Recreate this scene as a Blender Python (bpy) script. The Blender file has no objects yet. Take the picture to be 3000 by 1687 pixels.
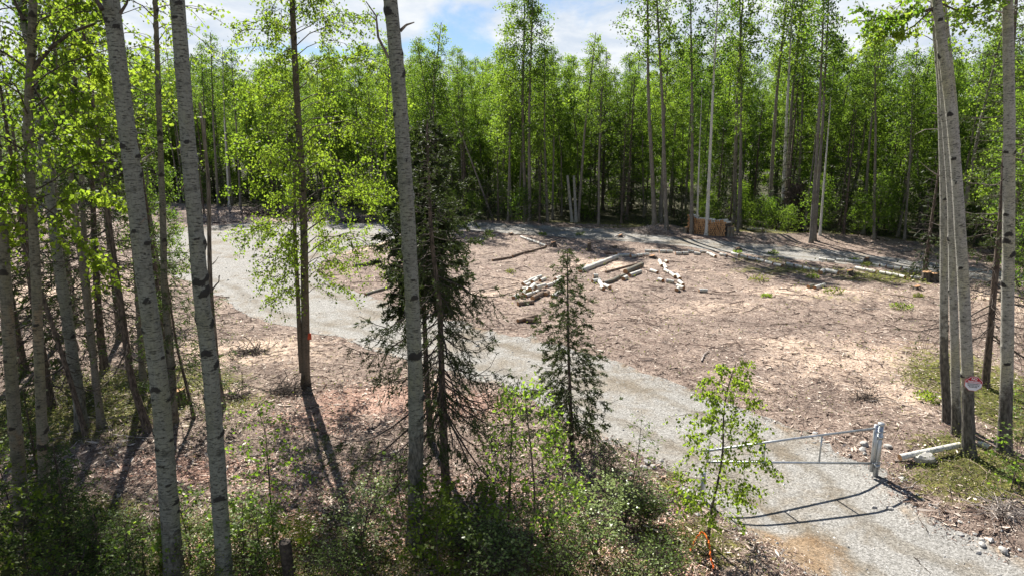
import bpy, math, random
import numpy as np
from mathutils import Vector
R = math.radians
C = bpy.context.scene.collection
sc = bpy.context.scene
# ---------------------------------------------------------------- camera, sky, sun, exposure
CAM_H, PITCH, FPX = 6.4, R(13.8), 2000.0
cam_d = bpy.data.cameras.new('camera'); cam = bpy.data.objects.new('camera', cam_d); C.objects.link(cam)
cam.location = (0, 0, CAM_H); cam.rotation_euler = (R(90) - PITCH, 0, 0)
cam_d.sensor_width = 36; cam_d.lens = 24; cam_d.clip_end = 3000; cam_d.clip_start = .1
sc.camera = cam
SUN_EL, SUN_AZ = R(46), R(20)            # sun behind the wood, 20 degrees left of the view axis
sdir = Vector((-math.sin(SUN_AZ) * math.cos(SUN_EL), math.cos(SUN_AZ) * math.cos(SUN_EL), math.sin(SUN_EL)))
sl = bpy.data.lights.new('sun', 'SUN'); so = bpy.data.objects.new('sun', sl); C.objects.link(so)
sl.energy = 5.0; sl.angle = R(.5); sl.color = (1, .95, .87)
so.rotation_euler = (-sdir).to_track_quat('-Z', 'Y').to_euler(); so.location = (0, 0, 60)
sc.view_settings.view_transform = 'Standard'; sc.view_settings.look = 'None'
sc.view_settings.gamma = 1; sc.view_settings.use_curve_mapping = False
sc.view_settings.exposure = 1.34
sc.cycles.max_bounces = 6; sc.cycles.diffuse_bounces = 3; sc.cycles.transmission_bounces = 4
sc.cycles.transparent_max_bounces = 4; sc.cycles.glossy_bounces = 2
sc.cycles.caustics_reflective = False; sc.cycles.caustics_refractive = False

class NT:
    def __init__(s, tree): s.t = tree; s.n = tree.nodes; s.l = tree.links
    def a(s, typ, props=None, **ins):
        nd = s.n.new(typ)
        for k, v in (props or {}).items(): setattr(nd, k, v)
        for k, v in ins.items():
            k2 = int(k[1:]) if k[0] == '_' and k[1:].isdigit() else k.replace('_', ' ')
            s.c(nd.inputs[k2], v)
        return nd
    def c(s, sock, v):
        if isinstance(v, bpy.types.NodeSocket): s.l.new(v, sock)
        elif isinstance(v, bpy.types.Node): s.l.new(v.outputs[0], sock)
        else:
            if isinstance(v, tuple) and len(v) == 3 and sock.type == 'RGBA': v = v + (1,)
            sock.default_value = v
    def noise(s, vec, scale, detail=3, rough=.55, dist=0):
        return s.a('ShaderNodeTexNoise', Vector=vec, Scale=scale, Detail=detail, Roughness=rough, Distortion=dist).outputs['Fac']
    def math(s, op, x, y=0.0, z=0.0, clamp=False):
        return s.a('ShaderNodeMath', {'operation': op, 'use_clamp': clamp}, _0=x, _1=y, _2=z).outputs[0]
    def ss(s, x, lo, hi):
        nd = s.a('ShaderNodeMapRange', {'interpolation_type': 'SMOOTHSTEP'}, _0=x, _1=lo, _2=hi); return nd.outputs[0]
    def mix(s, f, x, y):
        nd = s.n.new('ShaderNodeMix'); nd.data_type = 'RGBA'
        s.c(nd.inputs[0], f); s.c(nd.inputs[6], x); s.c(nd.inputs[7], y); return nd.outputs[2]
    def mul(s, x, y):
        nd = s.n.new('ShaderNodeMix'); nd.data_type = 'RGBA'; nd.blend_type = 'MULTIPLY'
        s.c(nd.inputs[0], 1.0); s.c(nd.inputs[6], x); s.c(nd.inputs[7], y); return nd.outputs[2]
    def ramp(s, f, stops, interp='LINEAR'):
        nd = s.a('ShaderNodeValToRGB', Fac=f); e = nd.color_ramp.elements; nd.color_ramp.interpolation = interp
        while len(e) < len(stops): e.new(.5)
        for k, (p, c) in enumerate(stops): e[k].position = p; e[k].color = tuple(c) + (1,)
        return nd.outputs[0]
    def mapv(s, vec, sx, sy, sz):
        return s.a('ShaderNodeMapping', Vector=vec, Scale=(sx, sy, sz)).outputs[0]
    def attr(s, name): return s.a('ShaderNodeAttribute', {'attribute_name': name}).outputs['Fac']

# world: physical sky with a procedural broken cloud layer
w = bpy.data.worlds.new('World'); sc.world = w; w.use_nodes = True
n = NT(w.node_tree); n.n.clear()
sky = n.a('ShaderNodeTexSky', {'sky_type': 'NISHITA', 'sun_disc': False, 'sun_elevation': SUN_EL, 'sun_rotation': -SUN_AZ, 'air_density': 1.0, 'dust_density': .6, 'ozone_density': 1.5})
tc = n.a('ShaderNodeTexCoord').outputs['Generated']
sp = n.a('ShaderNodeSeparateXYZ', Vector=tc)
zz = n.math('MAXIMUM', sp.outputs[2], 0.0); zd = n.math('ADD', zz, .10)
cv = n.a('ShaderNodeCombineXYZ', X=n.math('DIVIDE', sp.outputs[0], zd), Y=n.math('DIVIDE', sp.outputs[1], zd), Z=3.7)
c1 = n.noise(n.mapv(cv.outputs[0], .55, .42, 1), 1.25, 8, .58, .5)
c2 = n.noise(n.mapv(cv.outputs[0], .9, .5, 1), 2.4, 6, .6, .3)
cm = n.ss(c1, .28, .44)
ccol = n.mix(n.ss(c2, .35, .65), (3.1, 3.5, 4.05), (4.3, 4.45, 4.6))
skyc = n.mul(sky.outputs[0], (.30, .38, .50))
cm = n.math('MULTIPLY', cm, n.ss(zz, .62, .22))
final = n.mix(cm, skyc, ccol)
bg = n.a('ShaderNodeBackground', Color=final, Strength=.088)
n.a('ShaderNodeOutputWorld', Surface=bg)

# ---------------------------------------------------------------- helpers
def vnoise(x, y, seed=0):
    x = np.asarray(x, float); y = np.asarray(y, float)
    xi = np.floor(x).astype(np.int64); yi = np.floor(y).astype(np.int64); fx = x - xi; fy = y - yi
    def hs(a, b):
        h = (a * 374761393 + b * 668265263 + seed * 982451653) & 0x7fffffff
        h = ((h ^ (h >> 13)) * 1274126177) & 0x7fffffff
        return ((h ^ (h >> 16)) & 0xffff) / 65535.0
    fx = fx * fx * (3 - 2 * fx); fy = fy * fy * (3 - 2 * fy)
    return (hs(xi, yi) * (1 - fx) + hs(xi + 1, yi) * fx) * (1 - fy) + (hs(xi, yi + 1) * (1 - fx) + hs(xi + 1, yi + 1) * fx) * fy
def fbm(x, y, seed=0, o=3):
    s = 0; a = 1; t = 0
    for k in range(o): s = s + a * vnoise(x * 2 ** k, y * 2 ** k, seed + k * 7); t += a; a *= .5
    return s / t
CP, SP = math.cos(PITCH), math.sin(PITCH)
def ray(u, v):
    x = (u - 1500) / FPX; y = -(v - 843.5) / FPX
    return np.array((x, CP + y * SP, -SP + y * CP))
def flat(u, v, z=0.0):
    d = ray(u, v); t = (CAM_H - z) / -d[2]; return d[0] * t, d[1] * t
ROADPX = [(2410,1700),(2300,1615),(2180,1545),(2060,1455),(2000,1385),(1909,1335),(1800,1290),(1690,1240),(1587,1180),(1440,1118),(1270,1075),(1117,1030),(1000,985),(868,960),(704,913),(622,849),(512,805),(440,752),(425,712),(460,680),(547,668),(722,653),(990,646),(1106,648),(1374,652),(1514,658),(1817,676),(2015,702),(2329,722),(2562,750),(2795,778),(3300,840),
          (3300,880),(2795,808),(2680,790),(2446,767),(2213,745),(1980,718),(1747,700),(1514,685),(1374,674),(1180,692),(1106,712),(975,742),(925,775),(930,806),(1048,858),(1165,905),(1374,955),(1516,984),(1727,1036),(1880,1090),(2000,1132),(2120,1180),(2293,1247),(2400,1300),(2540,1375),(2600,1450),(2704,1529),(2880,1594),(3010,1660),(3300,1800),(3000,1900),(2700,1900)]
RP = np.array([flat(u, v) for u, v in ROADPX])
def road_sd(x, y):                       # > 0 inside the gravel
    x = np.asarray(x, float); y = np.asarray(y, float); best = np.full(x.shape, 1e9); ins = np.zeros(x.shape, bool)
    for i in range(len(RP)):
        ax, ay = RP[i]; bx, by = RP[(i + 1) % len(RP)]; dx, dy = bx - ax, by - ay
        t = np.clip(((x - ax) * dx + (y - ay) * dy) / (dx * dx + dy * dy + 1e-12), 0, 1)
        best = np.minimum(best, np.hypot(x - ax - t * dx, y - ay - t * dy))
        if abs(dy) > 1e-12: ins ^= ((ay > y) != (by > y)) & (x < dx * (y - ay) / dy + ax)
    return np.where(ins, best, -best)
def sstep(x, a, b):
    t = np.clip((x - a) / (b - a), 0, 1); return t * t * (3 - 2 * t)
BUMPS = [(8.9, 10.8, 2.0, 2.4, .26), (8.0, 13.2, 1.6, 1.2, .12), (-20.5, 47, 5.5, 1.1, .4), (-12.5, 47.5, 2.4, .9, .5), (9.0, 40.6, 1.5, .7, .35), (16, 37.5, 4.5, .9, .25), (1.5, 8.9, 3.5, 1.3, .12), (-7, 14, 4, 3, .15), (12.5, 24.5, 3, 1.3, .15)]
def height(x, y, sd=None):
    x = np.asarray(x, float); y = np.asarray(y, float)
    if sd is None: sd = road_sd(x, y)
    near = 1 - sstep(np.hypot(x, y), 60, 90)
    h = .10 * (fbm(x * .22, y * .22, 3) - .5) * 2
    h = h + .09 * (fbm(x * 1.7, y * 1.7, 11, 3) - .5) * (1 - sstep(sd, -.4, .3) * .8)
    for bx, by, sx, sy, a in BUMPS: h = h + a * np.exp(-((x - bx) / sx) ** 2 - ((y - by) / sy) ** 2)
    h = h * (1 - .75 * sstep(sd, -.5, .6)) - .06 * sstep(sd, -.3, .5)
    return h * near
def H1(x, y): return float(height(np.array([x]), np.array([y]))[0])
def at(u, v, up=0.0):                    # the ground point a pixel of the photograph looks at
    z = 0.0
    for _ in range(4): x, y = flat(u, v, z + up); z = H1(x, y)
    return np.array((x, y, z))
def onplane(u, v, Y):
    d = ray(u, v); t = Y / d[1]; return np.array((d[0] * t, Y, CAM_H + d[2] * t))

class Geo:
    def __init__(s): s.v = []; s.l = []; s.c = []; s.m = []; s.t = []; s.o = []; s.u = []; s.n = 0
    def add(s, V, F, mat=0, tint=0.0, old=0.0, uv=None):
        V = np.asarray(V, float).reshape(-1, 3); F = np.asarray(F, np.int64); k = len(V)
        s.v.append(V); s.l.append((F + s.n).ravel()); s.c.append(np.full(len(F), F.shape[1])); s.m.append(np.full(len(F), mat))
        s.t.append(np.broadcast_to(np.asarray(tint, float), (k,))); s.o.append(np.broadcast_to(np.asarray(old, float), (k,)))
        s.u.append(np.zeros((k, 2)) if uv is None else uv); s.n += k; return s
    def mesh(s, name, mats, smooth=False):
        me = bpy.data.meshes.new(name)
        V = np.concatenate(s.v); L = np.concatenate(s.l); c = np.concatenate(s.c); st = np.concatenate(([0], np.cumsum(c)[:-1]))
        me.vertices.add(len(V)); me.vertices.foreach_set('co', V.astype(np.float32).ravel())
        me.loops.add(len(L)); me.loops.foreach_set('vertex_index', L.astype(np.int32))
        me.polygons.add(len(c)); me.polygons.foreach_set('loop_start', st.astype(np.int32))
        me.polygons.foreach_set('material_index', np.concatenate(s.m).astype(np.int32))
        me.polygons.foreach_set('use_smooth', np.full(len(c), smooth))
        for m in (mats if isinstance(mats, (list, tuple)) else [mats]): me.materials.append(m)
        me.attributes.new('tint', 'FLOAT', 'POINT').data.foreach_set('value', np.concatenate(s.t).astype(np.float32))
        me.attributes.new('old', 'FLOAT', 'POINT').data.foreach_set('value', np.concatenate(s.o).astype(np.float32))
        U = np.concatenate(s.u)
        if np.abs(U).max() > 0: me.uv_layers.new(name='UVMap').data.foreach_set('uv', U[L].astype(np.float32).ravel())
        me.update(calc_edges=True); return me
def tag(o, label=None, cat=None, group=None, kind=None):
    if label: o['label'] = label
    if cat: o['category'] = cat
    if group: o['group'] = group
    if kind: o['kind'] = kind
    return o
def link(name, me, parent=None, loc=(0, 0, 0)):
    o = bpy.data.objects.new(name, me); C.objects.link(o); o.location = loc
    if parent: o.parent = parent
    return o
def empty(name, loc, label, cat, group=None, rz=0.0, s=1.0):
    o = link(name, None, None, tuple(map(float, loc))); o.rotation_euler = (0, 0, rz); o.scale = (s, s, s); o.empty_display_size = .2
    return tag(o, label, cat, group)
def norm(v): return v / (np.linalg.norm(v, axis=-1, keepdims=True) + 1e-9)
def tubes(G, P, Rd, sides=4, mat=0, tint=0.0, old=0.0, uv=False, cap=False):
    P = np.asarray(P, float); Rd = np.asarray(Rd, float)
    if P.ndim == 2: P = P[None]; Rd = Rd[None]
    N, K, _ = P.shape
    T = norm(np.gradient(P, axis=1)); ref = np.zeros_like(T); ref[..., 1] = 1
    mean = np.abs(T[:, :, 1]).mean(1) > .8; ref[mean] = (0, 0, 1)
    A = norm(np.cross(T, ref)); B = np.cross(T, A); S = sides + 1 if uv else sides
    th = np.arange(S) / sides * 2 * math.pi
    V = P[:, :, None] + Rd[..., None, None] * (np.cos(th)[None, None, :, None] * -B[:, :, None] + np.sin(th)[None, None, :, None] * A[:, :, None])
    idx = np.arange(N * K * S).reshape(N, K, S); nx = np.roll(idx, -1, 2) if not uv else None
    if uv: a, b, c, d = idx[:, :-1, :-1], idx[:, :-1, 1:], idx[:, 1:, 1:], idx[:, 1:, :-1]
    else: a, b, c, d = idx[:, :-1], nx[:, :-1], nx[:, 1:], idx[:, 1:]
    F = np.stack((a, b, c, d), -1).reshape(-1, 4)
    U = None
    if uv:
        ln = np.concatenate((np.zeros((N, 1)), np.cumsum(np.linalg.norm(np.diff(P, axis=1), axis=2), 1)), 1)
        U = np.stack(np.broadcast_arrays(th[None, None] * Rd.mean(), ln[:, :, None]), -1).reshape(-1, 2)
    if not np.isscalar(tint): tint = np.repeat(np.asarray(tint).ravel(), S) if np.asarray(tint).size == N * K else tint
    if not np.isscalar(old): old = np.repeat(np.asarray(old).ravel(), S)
    G.add(V.reshape(-1, 3), F, mat, tint, old, U)
    if cap:
        base = G.n - N * K * S
        for i in range(N):
            for k, rev in ((0, True), (K - 1, False)):
                ring = [int(x) for x in idx[i, k, :sides]];
                if rev: ring = ring[::-1]
                G.l.append(np.array(ring) + base); G.c.append(np.array([sides])); G.m.append(np.array([mat]))
    return V
def leaves(G, Cn, size, rng, hang=.35, wid=.36, tint=None, mat=0, flat=0.0):
    N = len(Cn); a = rng.normal(size=(N, 3)); a[:, 2] = a[:, 2] * (1 - .6 * flat) - hang * 1.6; a = norm(a)
    b = norm(np.cross(a, rng.normal(size=(N, 3)) * (1 - .55 * flat) + np.array((0, 0, .6 + 1.2 * flat)))); s = (size * rng.uniform(.65, 1.25, N))[:, None]
    V = np.stack((Cn, Cn + a * s * .45 + b * s * wid, Cn + a * s, Cn + a * s * .45 - b * s * wid), 1)
    t = rng.uniform(0, 1, N) if tint is None else np.clip(tint + rng.normal(0, .16, N), 0, 1)
    G.add(V.reshape(-1, 3), np.arange(N * 4).reshape(N, 4), mat, np.repeat(t, 4))

# ---------------------------------------------------------------- materials
def new_mat(name):
    m = bpy.data.materials.new(name); m.use_nodes = True; n = NT(m.node_tree); n.n.clear(); return m, n
def finish(n, col, rough=.9, bump=None, bs=.3, bd=.02, metal=0.0, spec=.3):
    ins = dict(Base_Color=col, Roughness=rough, Metallic=metal)
    p = n.a('ShaderNodeBsdfPrincipled', **ins); p.inputs['Specular IOR Level'].default_value = spec
    if bump is not None:
        b = n.a('ShaderNodeBump', Strength=bs, Distance=bd, Height=bump); n.c(p.inputs['Normal'], b)
    n.a('ShaderNodeOutputMaterial', Surface=p); return p
def leaf_mat(name, dark, light, tr_d, tr_l, fac=.5, rough=.55):
    m, n = new_mat(name); t = n.attr('tint'); r = n.a('ShaderNodeObjectInfo').outputs['Random']
    f = n.math('ADD', n.math('MULTIPLY', t, .65), n.math('MULTIPLY', r, .45), clamp=True)
    f = n.math('SUBTRACT', f, .04, clamp=True)
    p = n.a('ShaderNodeBsdfPrincipled', Base_Color=n.mix(f, dark, light), Roughness=rough); p.inputs['Specular IOR Level'].default_value = .22
    tr = n.a('ShaderNodeBsdfTranslucent', Color=n.mix(f, tr_d, tr_l))
    n.a('ShaderNodeOutputMaterial', Surface=n.a('ShaderNodeMixShader', Fac=fac, _1=p, _2=tr)); return m
M_LEAF = leaf_mat('birch_leaf', (.045, .08, .012), (.11, .155, .022), (.18, .31, .02), (.44, .57, .05), .55)
M_LEAFG = leaf_mat('green_leaf', (.06, .10, .02), (.14, .20, .045), (.15, .31, .02), (.38, .55, .05), .5)
M_LEAFFAR = leaf_mat('wood_leaf', (.022, .05, .012), (.105, .155, .03), (.055, .15, .015), (.36, .52, .045), .5)
M_LEAFSHR = leaf_mat('shrub_leaf', (.13, .18, .05), (.34, .42, .14), (.18, .28, .07), (.40, .50, .16), .38, .35)
M_COVER = leaf_mat('cover_leaf', (.06, .075, .02), (.20, .22, .05), (.14, .19, .02), (.42, .46, .07), .4)
M_FERN = leaf_mat('fern_frond', (.09, .14, .02), (.15, .20, .03), (.34, .46, .02), (.5, .6, .04), .5)
M_NEEDLE = leaf_mat('spruce_needle', (.024, .04, .013), (.065, .09, .025), (.025, .045, .01), (.10, .14, .025), .3, .6)
M_NEEDLEY = leaf_mat('young_spruce_needle', (.03, .055, .016), (.07, .11, .03), (.05, .10, .01), (.15, .24, .03), .33, .6)

def bark(name, pale, dark, oldc, lent=.5, brown=None, bandk=.6):
    m, n = new_mat(name); uv = n.a('ShaderNodeTexCoord').outputs['UV']; ob = n.a('ShaderNodeTexCoord').outputs['Object']
    base = n.mix(n.noise(n.mapv(ob, 3, 3, 2.2), 1, 4), pale, tuple(c * .72 for c in pale))
    base = n.mix(n.math('MULTIPLY', n.ss(n.noise(n.mapv(ob, 2.5, 2.5, .9), 1, 3), .48, .66), .6), base, (pale[0] * .92, pale[1] * .9, pale[2] * .62))
    if brown: base = n.mix(n.ss(n.noise(n.mapv(ob, 2, 2, 1.1), 1.4, 3), .55, .68), base, brown)
    base = n.mix(n.ss(n.noise(n.mapv(ob, 40, 40, 30), 1, 3, .7), .42, .75), base, tuple(c * .5 for c in pale))
    l1 = n.ss(n.noise(n.mapv(uv, 13, 60, 1), 1, 3, .6), .565, .62)          # fine lenticel dashes
    l2 = n.ss(n.noise(n.mapv(uv, 7, 20, 1), 1, 3, .7, .3), .60, .66)        # larger dark lips
    f = n.math('MULTIPLY', n.math('MAXIMUM', l1, l2), lent)
    col = n.mix(f, base, dark)
    band = n.ss(n.noise(n.mapv(uv, 2.2, 5.5, 1), 1, 5, .75, .6), .50, .66); col = n.mix(n.math('MULTIPLY', band, bandk), col, tuple(c * .36 for c in pale))
    sc_ = n.math('ADD', n.attr('tint'), n.math('MULTIPLY', n.math('SUBTRACT', n.noise(n.mapv(uv, 16, 46, 1), 1, 5, .8), .5), 2.0))
    col = n.mix(n.ss(sc_, .45, .62), col, dark)
    rg = n.noise(n.mapv(uv, 30, 6, 1), 1, 5, .7)
    oc = n.mix(n.ss(rg, .38, .62), oldc, tuple(c * .35 for c in oldc))
    of = n.ss(n.math('ADD', n.attr('old'), n.math('MULTIPLY', n.math('SUBTRACT', n.noise(n.mapv(uv, 5, 2.2, 1), 1, 5, .7), .5), 1.1)), .42, .6)
    col = n.mix(of, col, oc)
    hgt = n.math('SUBTRACT', n.math('MULTIPLY', rg, n.math('ADD', of, .15)), n.math('MULTIPLY', f, .4))
    finish(n, col, .85, hgt, .7, .03); return m
M_PALESUN = bark('pale_sunlit_bark', (.42, .41, .36), (.035, .033, .03), (.15, .14, .12), .8)  # sun on the right-hand aspens painted into the bark colour; pale snags share it
M_ASPEN = bark('aspen_bark', (.255, .26, .225), (.035, .033, .03), (.19, .18, .155), .85)
M_BIRCH = bark('birch_bark', (.22, .205, .165), (.04, .035, .03), (.16, .13, .10), .8, (.26, .19, .12))
M_YOUNG = bark('young_birch_bark', (.18, .15, .115), (.03, .025, .02), (.10, .08, .06), .6, (.15, .11, .075))
M_WHITE = bark('white_birch_bark', (.74, .72, .66), (.04, .035, .03), (.20, .17, .14), .6, bandk=.2)
M_FARB = bark('wood_trunk_bark', (.26, .235, .195), (.035, .03, .026), (.11, .095, .08), .7, (.17, .13, .095))
def simple(name, a, b, sx, sy, sz, lo=.35, hi=.65, rough=.9, bs=.5, metal=0.0, det=4, spec=.3):
    m, n = new_mat(name); ob = n.a('ShaderNodeTexCoord').outputs['Object']
    f = n.noise(n.mapv(ob, sx, sy, sz), 1, det, .65); finish(n, n.mix(n.ss(f, lo, hi), a, b), rough, f, bs, .02, metal, spec); return m
M_SPRB = simple('spruce_bark', (.045, .036, .03), (.16, .125, .10), 30, 30, 9)
M_TWIG = simple('twig_bark', (.035, .028, .024), (.10, .08, .065), 12, 12, 12)
M_TWIGP = simple('weathered_twig', (.16, .135, .12), (.42, .37, .33), 9, 9, 9)
M_DEAD = simple('dead_wood', (.07, .06, .055), (.25, .21, .18), 26, 26, 3)
M_BROWNW = simple('fallen_brown_bark', (.10, .07, .05), (.26, .19, .14), 18, 18, 18)
M_ROCK = simple('pale_stone', (.26, .25, .235), (.46, .44, .41), 7, 7, 7)
M_GALV = simple('galvanised_steel', (.36, .38, .39), (.52, .54, .55), 9, 9, 4, rough=.42, bs=.03, metal=.75, spec=.5)
M_ORANGE = simple('orange_tape', (.75, .12, .01), (.9, .2, .02), 9, 9, 9, rough=.5, bs=.05)
M_REDTAG = simple('red_plastic', (.5, .06, .03), (.6, .1, .04), 9, 9, 9, rough=.5, bs=.05)
M_CONC = simple('grey_concrete', (.30, .29, .26), (.42, .40, .36), 14, 14, 14)
def wood_end(name, c1, c2, c3):
    m, n = new_mat(name); r = n.a('ShaderNodeObjectInfo').outputs['Random']; ob = n.a('ShaderNodeTexCoord').outputs['Object']
    f = n.noise(ob, 25, 4, .7); col = n.mix(r, n.mix(f, c1, c2), n.mix(f, c2, c3)); finish(n, col, .85, f, .3, .01); return m
M_CUTP = wood_end('stacked_cut_wood', (.50, .30, .15), (.42, .24, .11), (.30, .15, .06))
M_CUT = wood_end('cut_wood', (.44, .28, .15), (.34, .18, .085), (.24, .11, .05))
def litter_mat(name, stops):
    m, n = new_mat(name); finish(n, n.ramp(n.attr('tint'), stops), .9); return m
M_LITTER = litter_mat('wood_chips', [(0, (.035, .022, .017)), (.3, (.11, .07, .052)), (.55, (.24, .155, .125)), (.75, (.40, .31, .25)), (1, (.66, .57, .48))])
M_REDLIT = litter_mat('fallen_leaves', [(0, (.12, .055, .04)), (.3, (.32, .16, .11)), (.65, (.58, .37, .28)), (1, (.78, .63, .54))])
M_PEB = litter_mat('gravel_stone', [(0, (.13, .12, .11)), (.4, (.25, .245, .23)), (.8, (.40, .39, .37)), (1, (.62, .61, .58))])

# ground
m, n = new_mat('ground_soil'); M_GROUND = m
ob = n.a('ShaderNodeTexCoord').outputs['Object']
big = n.noise(ob, .9, 5, .6); mid = n.noise(ob, 5, 6, .65, .6)
st = n.noise(n.mapv(ob, 1, 1, 1), 34, 5, .75, 1.6); st2 = n.noise(n.mapv(ob, 1, 2.3, 1), 55, 4, .75, 2.2)
st3 = n.noise(ob, 10, 6, .8, 1.2)
fine = n.math('ADD', n.math('ADD', n.math('MULTIPLY', st, .34), n.math('MULTIPLY', st2, .30)), n.math('MULTIPLY', st3, .36))
mulch = n.ramp(fine, [(.385, (.035, .025, .02)), (.455, (.13, .093, .074)), (.515, (.25, .188, .152)), (.60, (.54, .45, .38))])
tan = n.ramp(fine, [(.38, (.18, .115, .08)), (.45, (.44, .32, .235)), (.54, (.62, .49, .385)), (.65, (.74, .63, .53))])
red = n.ramp(fine, [(.39, (.07, .038, .03)), (.46, (.25, .145, .11)), (.53, (.42, .28, .22)), (.64, (.64, .50, .42))])
moss = n.ramp(n.math('ADD', n.math('MULTIPLY', fine, .6), n.math('MULTIPLY', mid, .4)), [(.40, (.02, .017, .01)), (.465, (.075, .068, .022)), (.53, (.16, .155, .04)), (.62, (.28, .25, .08))])
pat = n.math('ADD', n.math('MULTIPLY', n.math('SUBTRACT', mid, .5), 1.5), n.math('MULTIPLY', n.math('SUBTRACT', big, .5), 1.2))
def blend(a, b, name, lo, hi, k=1.0):
    return n.mix(n.ss(n.math('ADD', n.attr(name), n.math('MULTIPLY', pat, k)), lo, hi), a, b)
col = blend(mulch, tan, 'tan', .2, 1.0, 1.25); col = blend(col, red, 'red', .35, .75); col = blend(col, moss, 'green', .38, .62, .8)
vv = n.math('ADD', n.math('MULTIPLY', n.noise(ob, 2.1, 6, .7, 1.0), .6), n.math('MULTIPLY', n.noise(ob, .55, 4, .6, .6), .4))
col = n.mul(col, n.ramp(vv, [(.36, (.50, .48, .47)), (.47, (.86, .85, .84)), (.56, (1.10, 1.10, 1.08)), (.64, (1.28, 1.28, 1.24))]))
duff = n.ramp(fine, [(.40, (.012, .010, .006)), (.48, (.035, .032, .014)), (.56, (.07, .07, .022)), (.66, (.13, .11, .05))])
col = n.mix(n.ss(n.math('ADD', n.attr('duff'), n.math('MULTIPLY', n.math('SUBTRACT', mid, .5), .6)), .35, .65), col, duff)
finish(n, col, .95, fine, .9, .05)
# gravel
m, n = new_mat('gravel'); M_GRAVEL = m
ob = n.a('ShaderNodeTexCoord').outputs['Object']
vo = n.a('ShaderNodeTexVoronoi', Vector=ob, Scale=42.0); vr = n.a('ShaderNodeSeparateColor', Color=vo.outputs['Color']).outputs[0]
nf = n.noise(ob, 60, 5, .75); nm = n.noise(ob, 1.3, 5, .6, .8); n2 = n.noise(ob, .35, 3, .5)
f = n.math('ADD', n.math('MULTIPLY', vr, .46), n.math('MULTIPLY', nf, .54))
g = n.ramp(f, [(.22, (.105, .10, .09)), (.42, (.215, .207, .19)), (.62, (.285, .276, .256)), (.85, (.47, .455, .43))])
g = n.mix(n.ss(n.math('ADD', n.math('MULTIPLY', nm, .6), n.math('MULTIPLY', n2, .5)), .5, .68), g, n.mul(g, (.80, .73, .64)))
tk = n.ss(n.math('ADD', n.attr('track'), n.math('MULTIPLY', n.math('SUBTRACT', nm, .5), 1.4)), .35, .9); g = n.mix(n.math('MULTIPLY', tk, .9), g, n.mul(g, (.76, .72, .66)))
g = n.mix(n.ss(n.math('ADD', n.attr('tan'), n.math('MULTIPLY', n.math('SUBTRACT', nm, .5), 1.2)), .35, .8), g, n.mul(g, (1.05, .82, .60)))
finish(n, g, .95, f, .8, .025)

# ---------------------------------------------------------------- ground sheet and gravel drive
xs = np.concatenate((-np.geomspace(600, 31, 16), np.arange(-30, 30.01, .2), np.geomspace(31, 600, 16)))
ys = np.concatenate((-np.geomspace(300, 6, 8), np.arange(-4, 6, 1.0), np.arange(6, 18, .1), np.arange(18, 60, .22), np.geomspace(60.3, 900, 16)))
GX, GY = np.meshgrid(xs, ys); SD = road_sd(GX.ravel(), GY.ravel()); HZ = height(GX.ravel(), GY.ravel(), SD)
V = np.stack((GX.ravel(), GY.ravel(), HZ), 1)
nx_, ny_ = len(xs), len(ys); I = np.arange(nx_ * ny_).reshape(ny_, nx_)
F = np.stack((I[:-1, :-1], I[:-1, 1:], I[1:, 1:], I[1:, :-1]), -1).reshape(-1, 4)
def blob(X, Y, lst):
    r = np.zeros(X.shape)
    for (u, v, sx, sy, a) in lst:
        cx, cy = flat(u, v); r = np.maximum(r, a * np.exp(-((X - cx) / sx) ** 2 - ((Y - cy) / sy) ** 2))
    return r
TREEPX = [(-900, 588), (600, 600), (1000, 634), (1200, 648), (1500, 651), (1800, 662), (2000, 678), (2377, 695), (2600, 705), (2900, 735), (3400, 770)]
TL = np.array([flat(u, v) for u, v in TREEPX]); TL = TL[np.argsort(TL[:, 0])]
def tline(x): return np.interp(x, TL[:, 0], TL[:, 1])
def a_tan(X, Y): return blob(X, Y, [(720, 1030, 2.6, 1.4, 1), (640, 1180, 1.4, 1, .6), (1030, 715, 2.5, 3.2, 1), (1780, 775, 2.2, 1.6, .8), (1540, 850, 2.5, 2, .55), (2520, 1060, 3.2, 2.2, .85), (2640, 1150, 1.3, 1.3, .9), (2400, 860, 3.4, 1.6, .8), (2080, 900, 2.4, 1.1, .55), (2960, 880, 2, 3, .8), (2300, 1010, 1.6, .9, .7), (150, 850, 4, 3, .9), (2250, 680, 2.2, 1.6, .8), (2200, 1130, 1.6, .6, .5), (2080, 800, 3, 1, .4), (420, 790, 2, 2, .6)])
def a_red(X, Y): return blob(X, Y, [(1130, 1180, 2.3, 1.2, 1), (1380, 1190, 1.2, .9, .9), (960, 1230, 1.5, 1, .7), (560, 1380, 1.8, .6, .8), (2600, 1010, 2, 1.4, .35), (1000, 1370, 2.4, .35, .4)])
def a_green(X, Y):
    g = blob(X, Y, [(150, 1230, 3.2, 2.0, .95), (420, 1130, 3, 1.6, .8), (700, 1190, 1.2, .7, .5), (2900, 1420, 1.5, 1.2, 1), (2970, 1180, 2.0, 4, .95), (2780, 1340, .8, .9, .7), (2620, 810, 3, 1.5, .85), (2330, 790, 3.4, 1.3, .7), (2230, 760, 2, 1, .6), (1500, 1540, 3.2, .7, .75), (2000, 1600, 1.2, .9, .9), (700, 1560, 2.2, .7, .9), (100, 1600, 2, 1.3, 1), (1720, 690, 2.5, .5, .5), (1880, 666, 3.5, .7, .8), (2450, 880, 2, .8, .45), (2850, 1580, 1, .6, .2)])
    g = np.maximum(g, .9 * sstep(Y - tline(X), -.2, 1.5)); g = np.maximum(g, .72 * sstep(-Y, -10.2, -9.0) * sstep(-X, -3.0, -2.2)); return g
G = Geo(); G.add(V, F); me = G.mesh('ground', M_GROUND, True)
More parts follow.
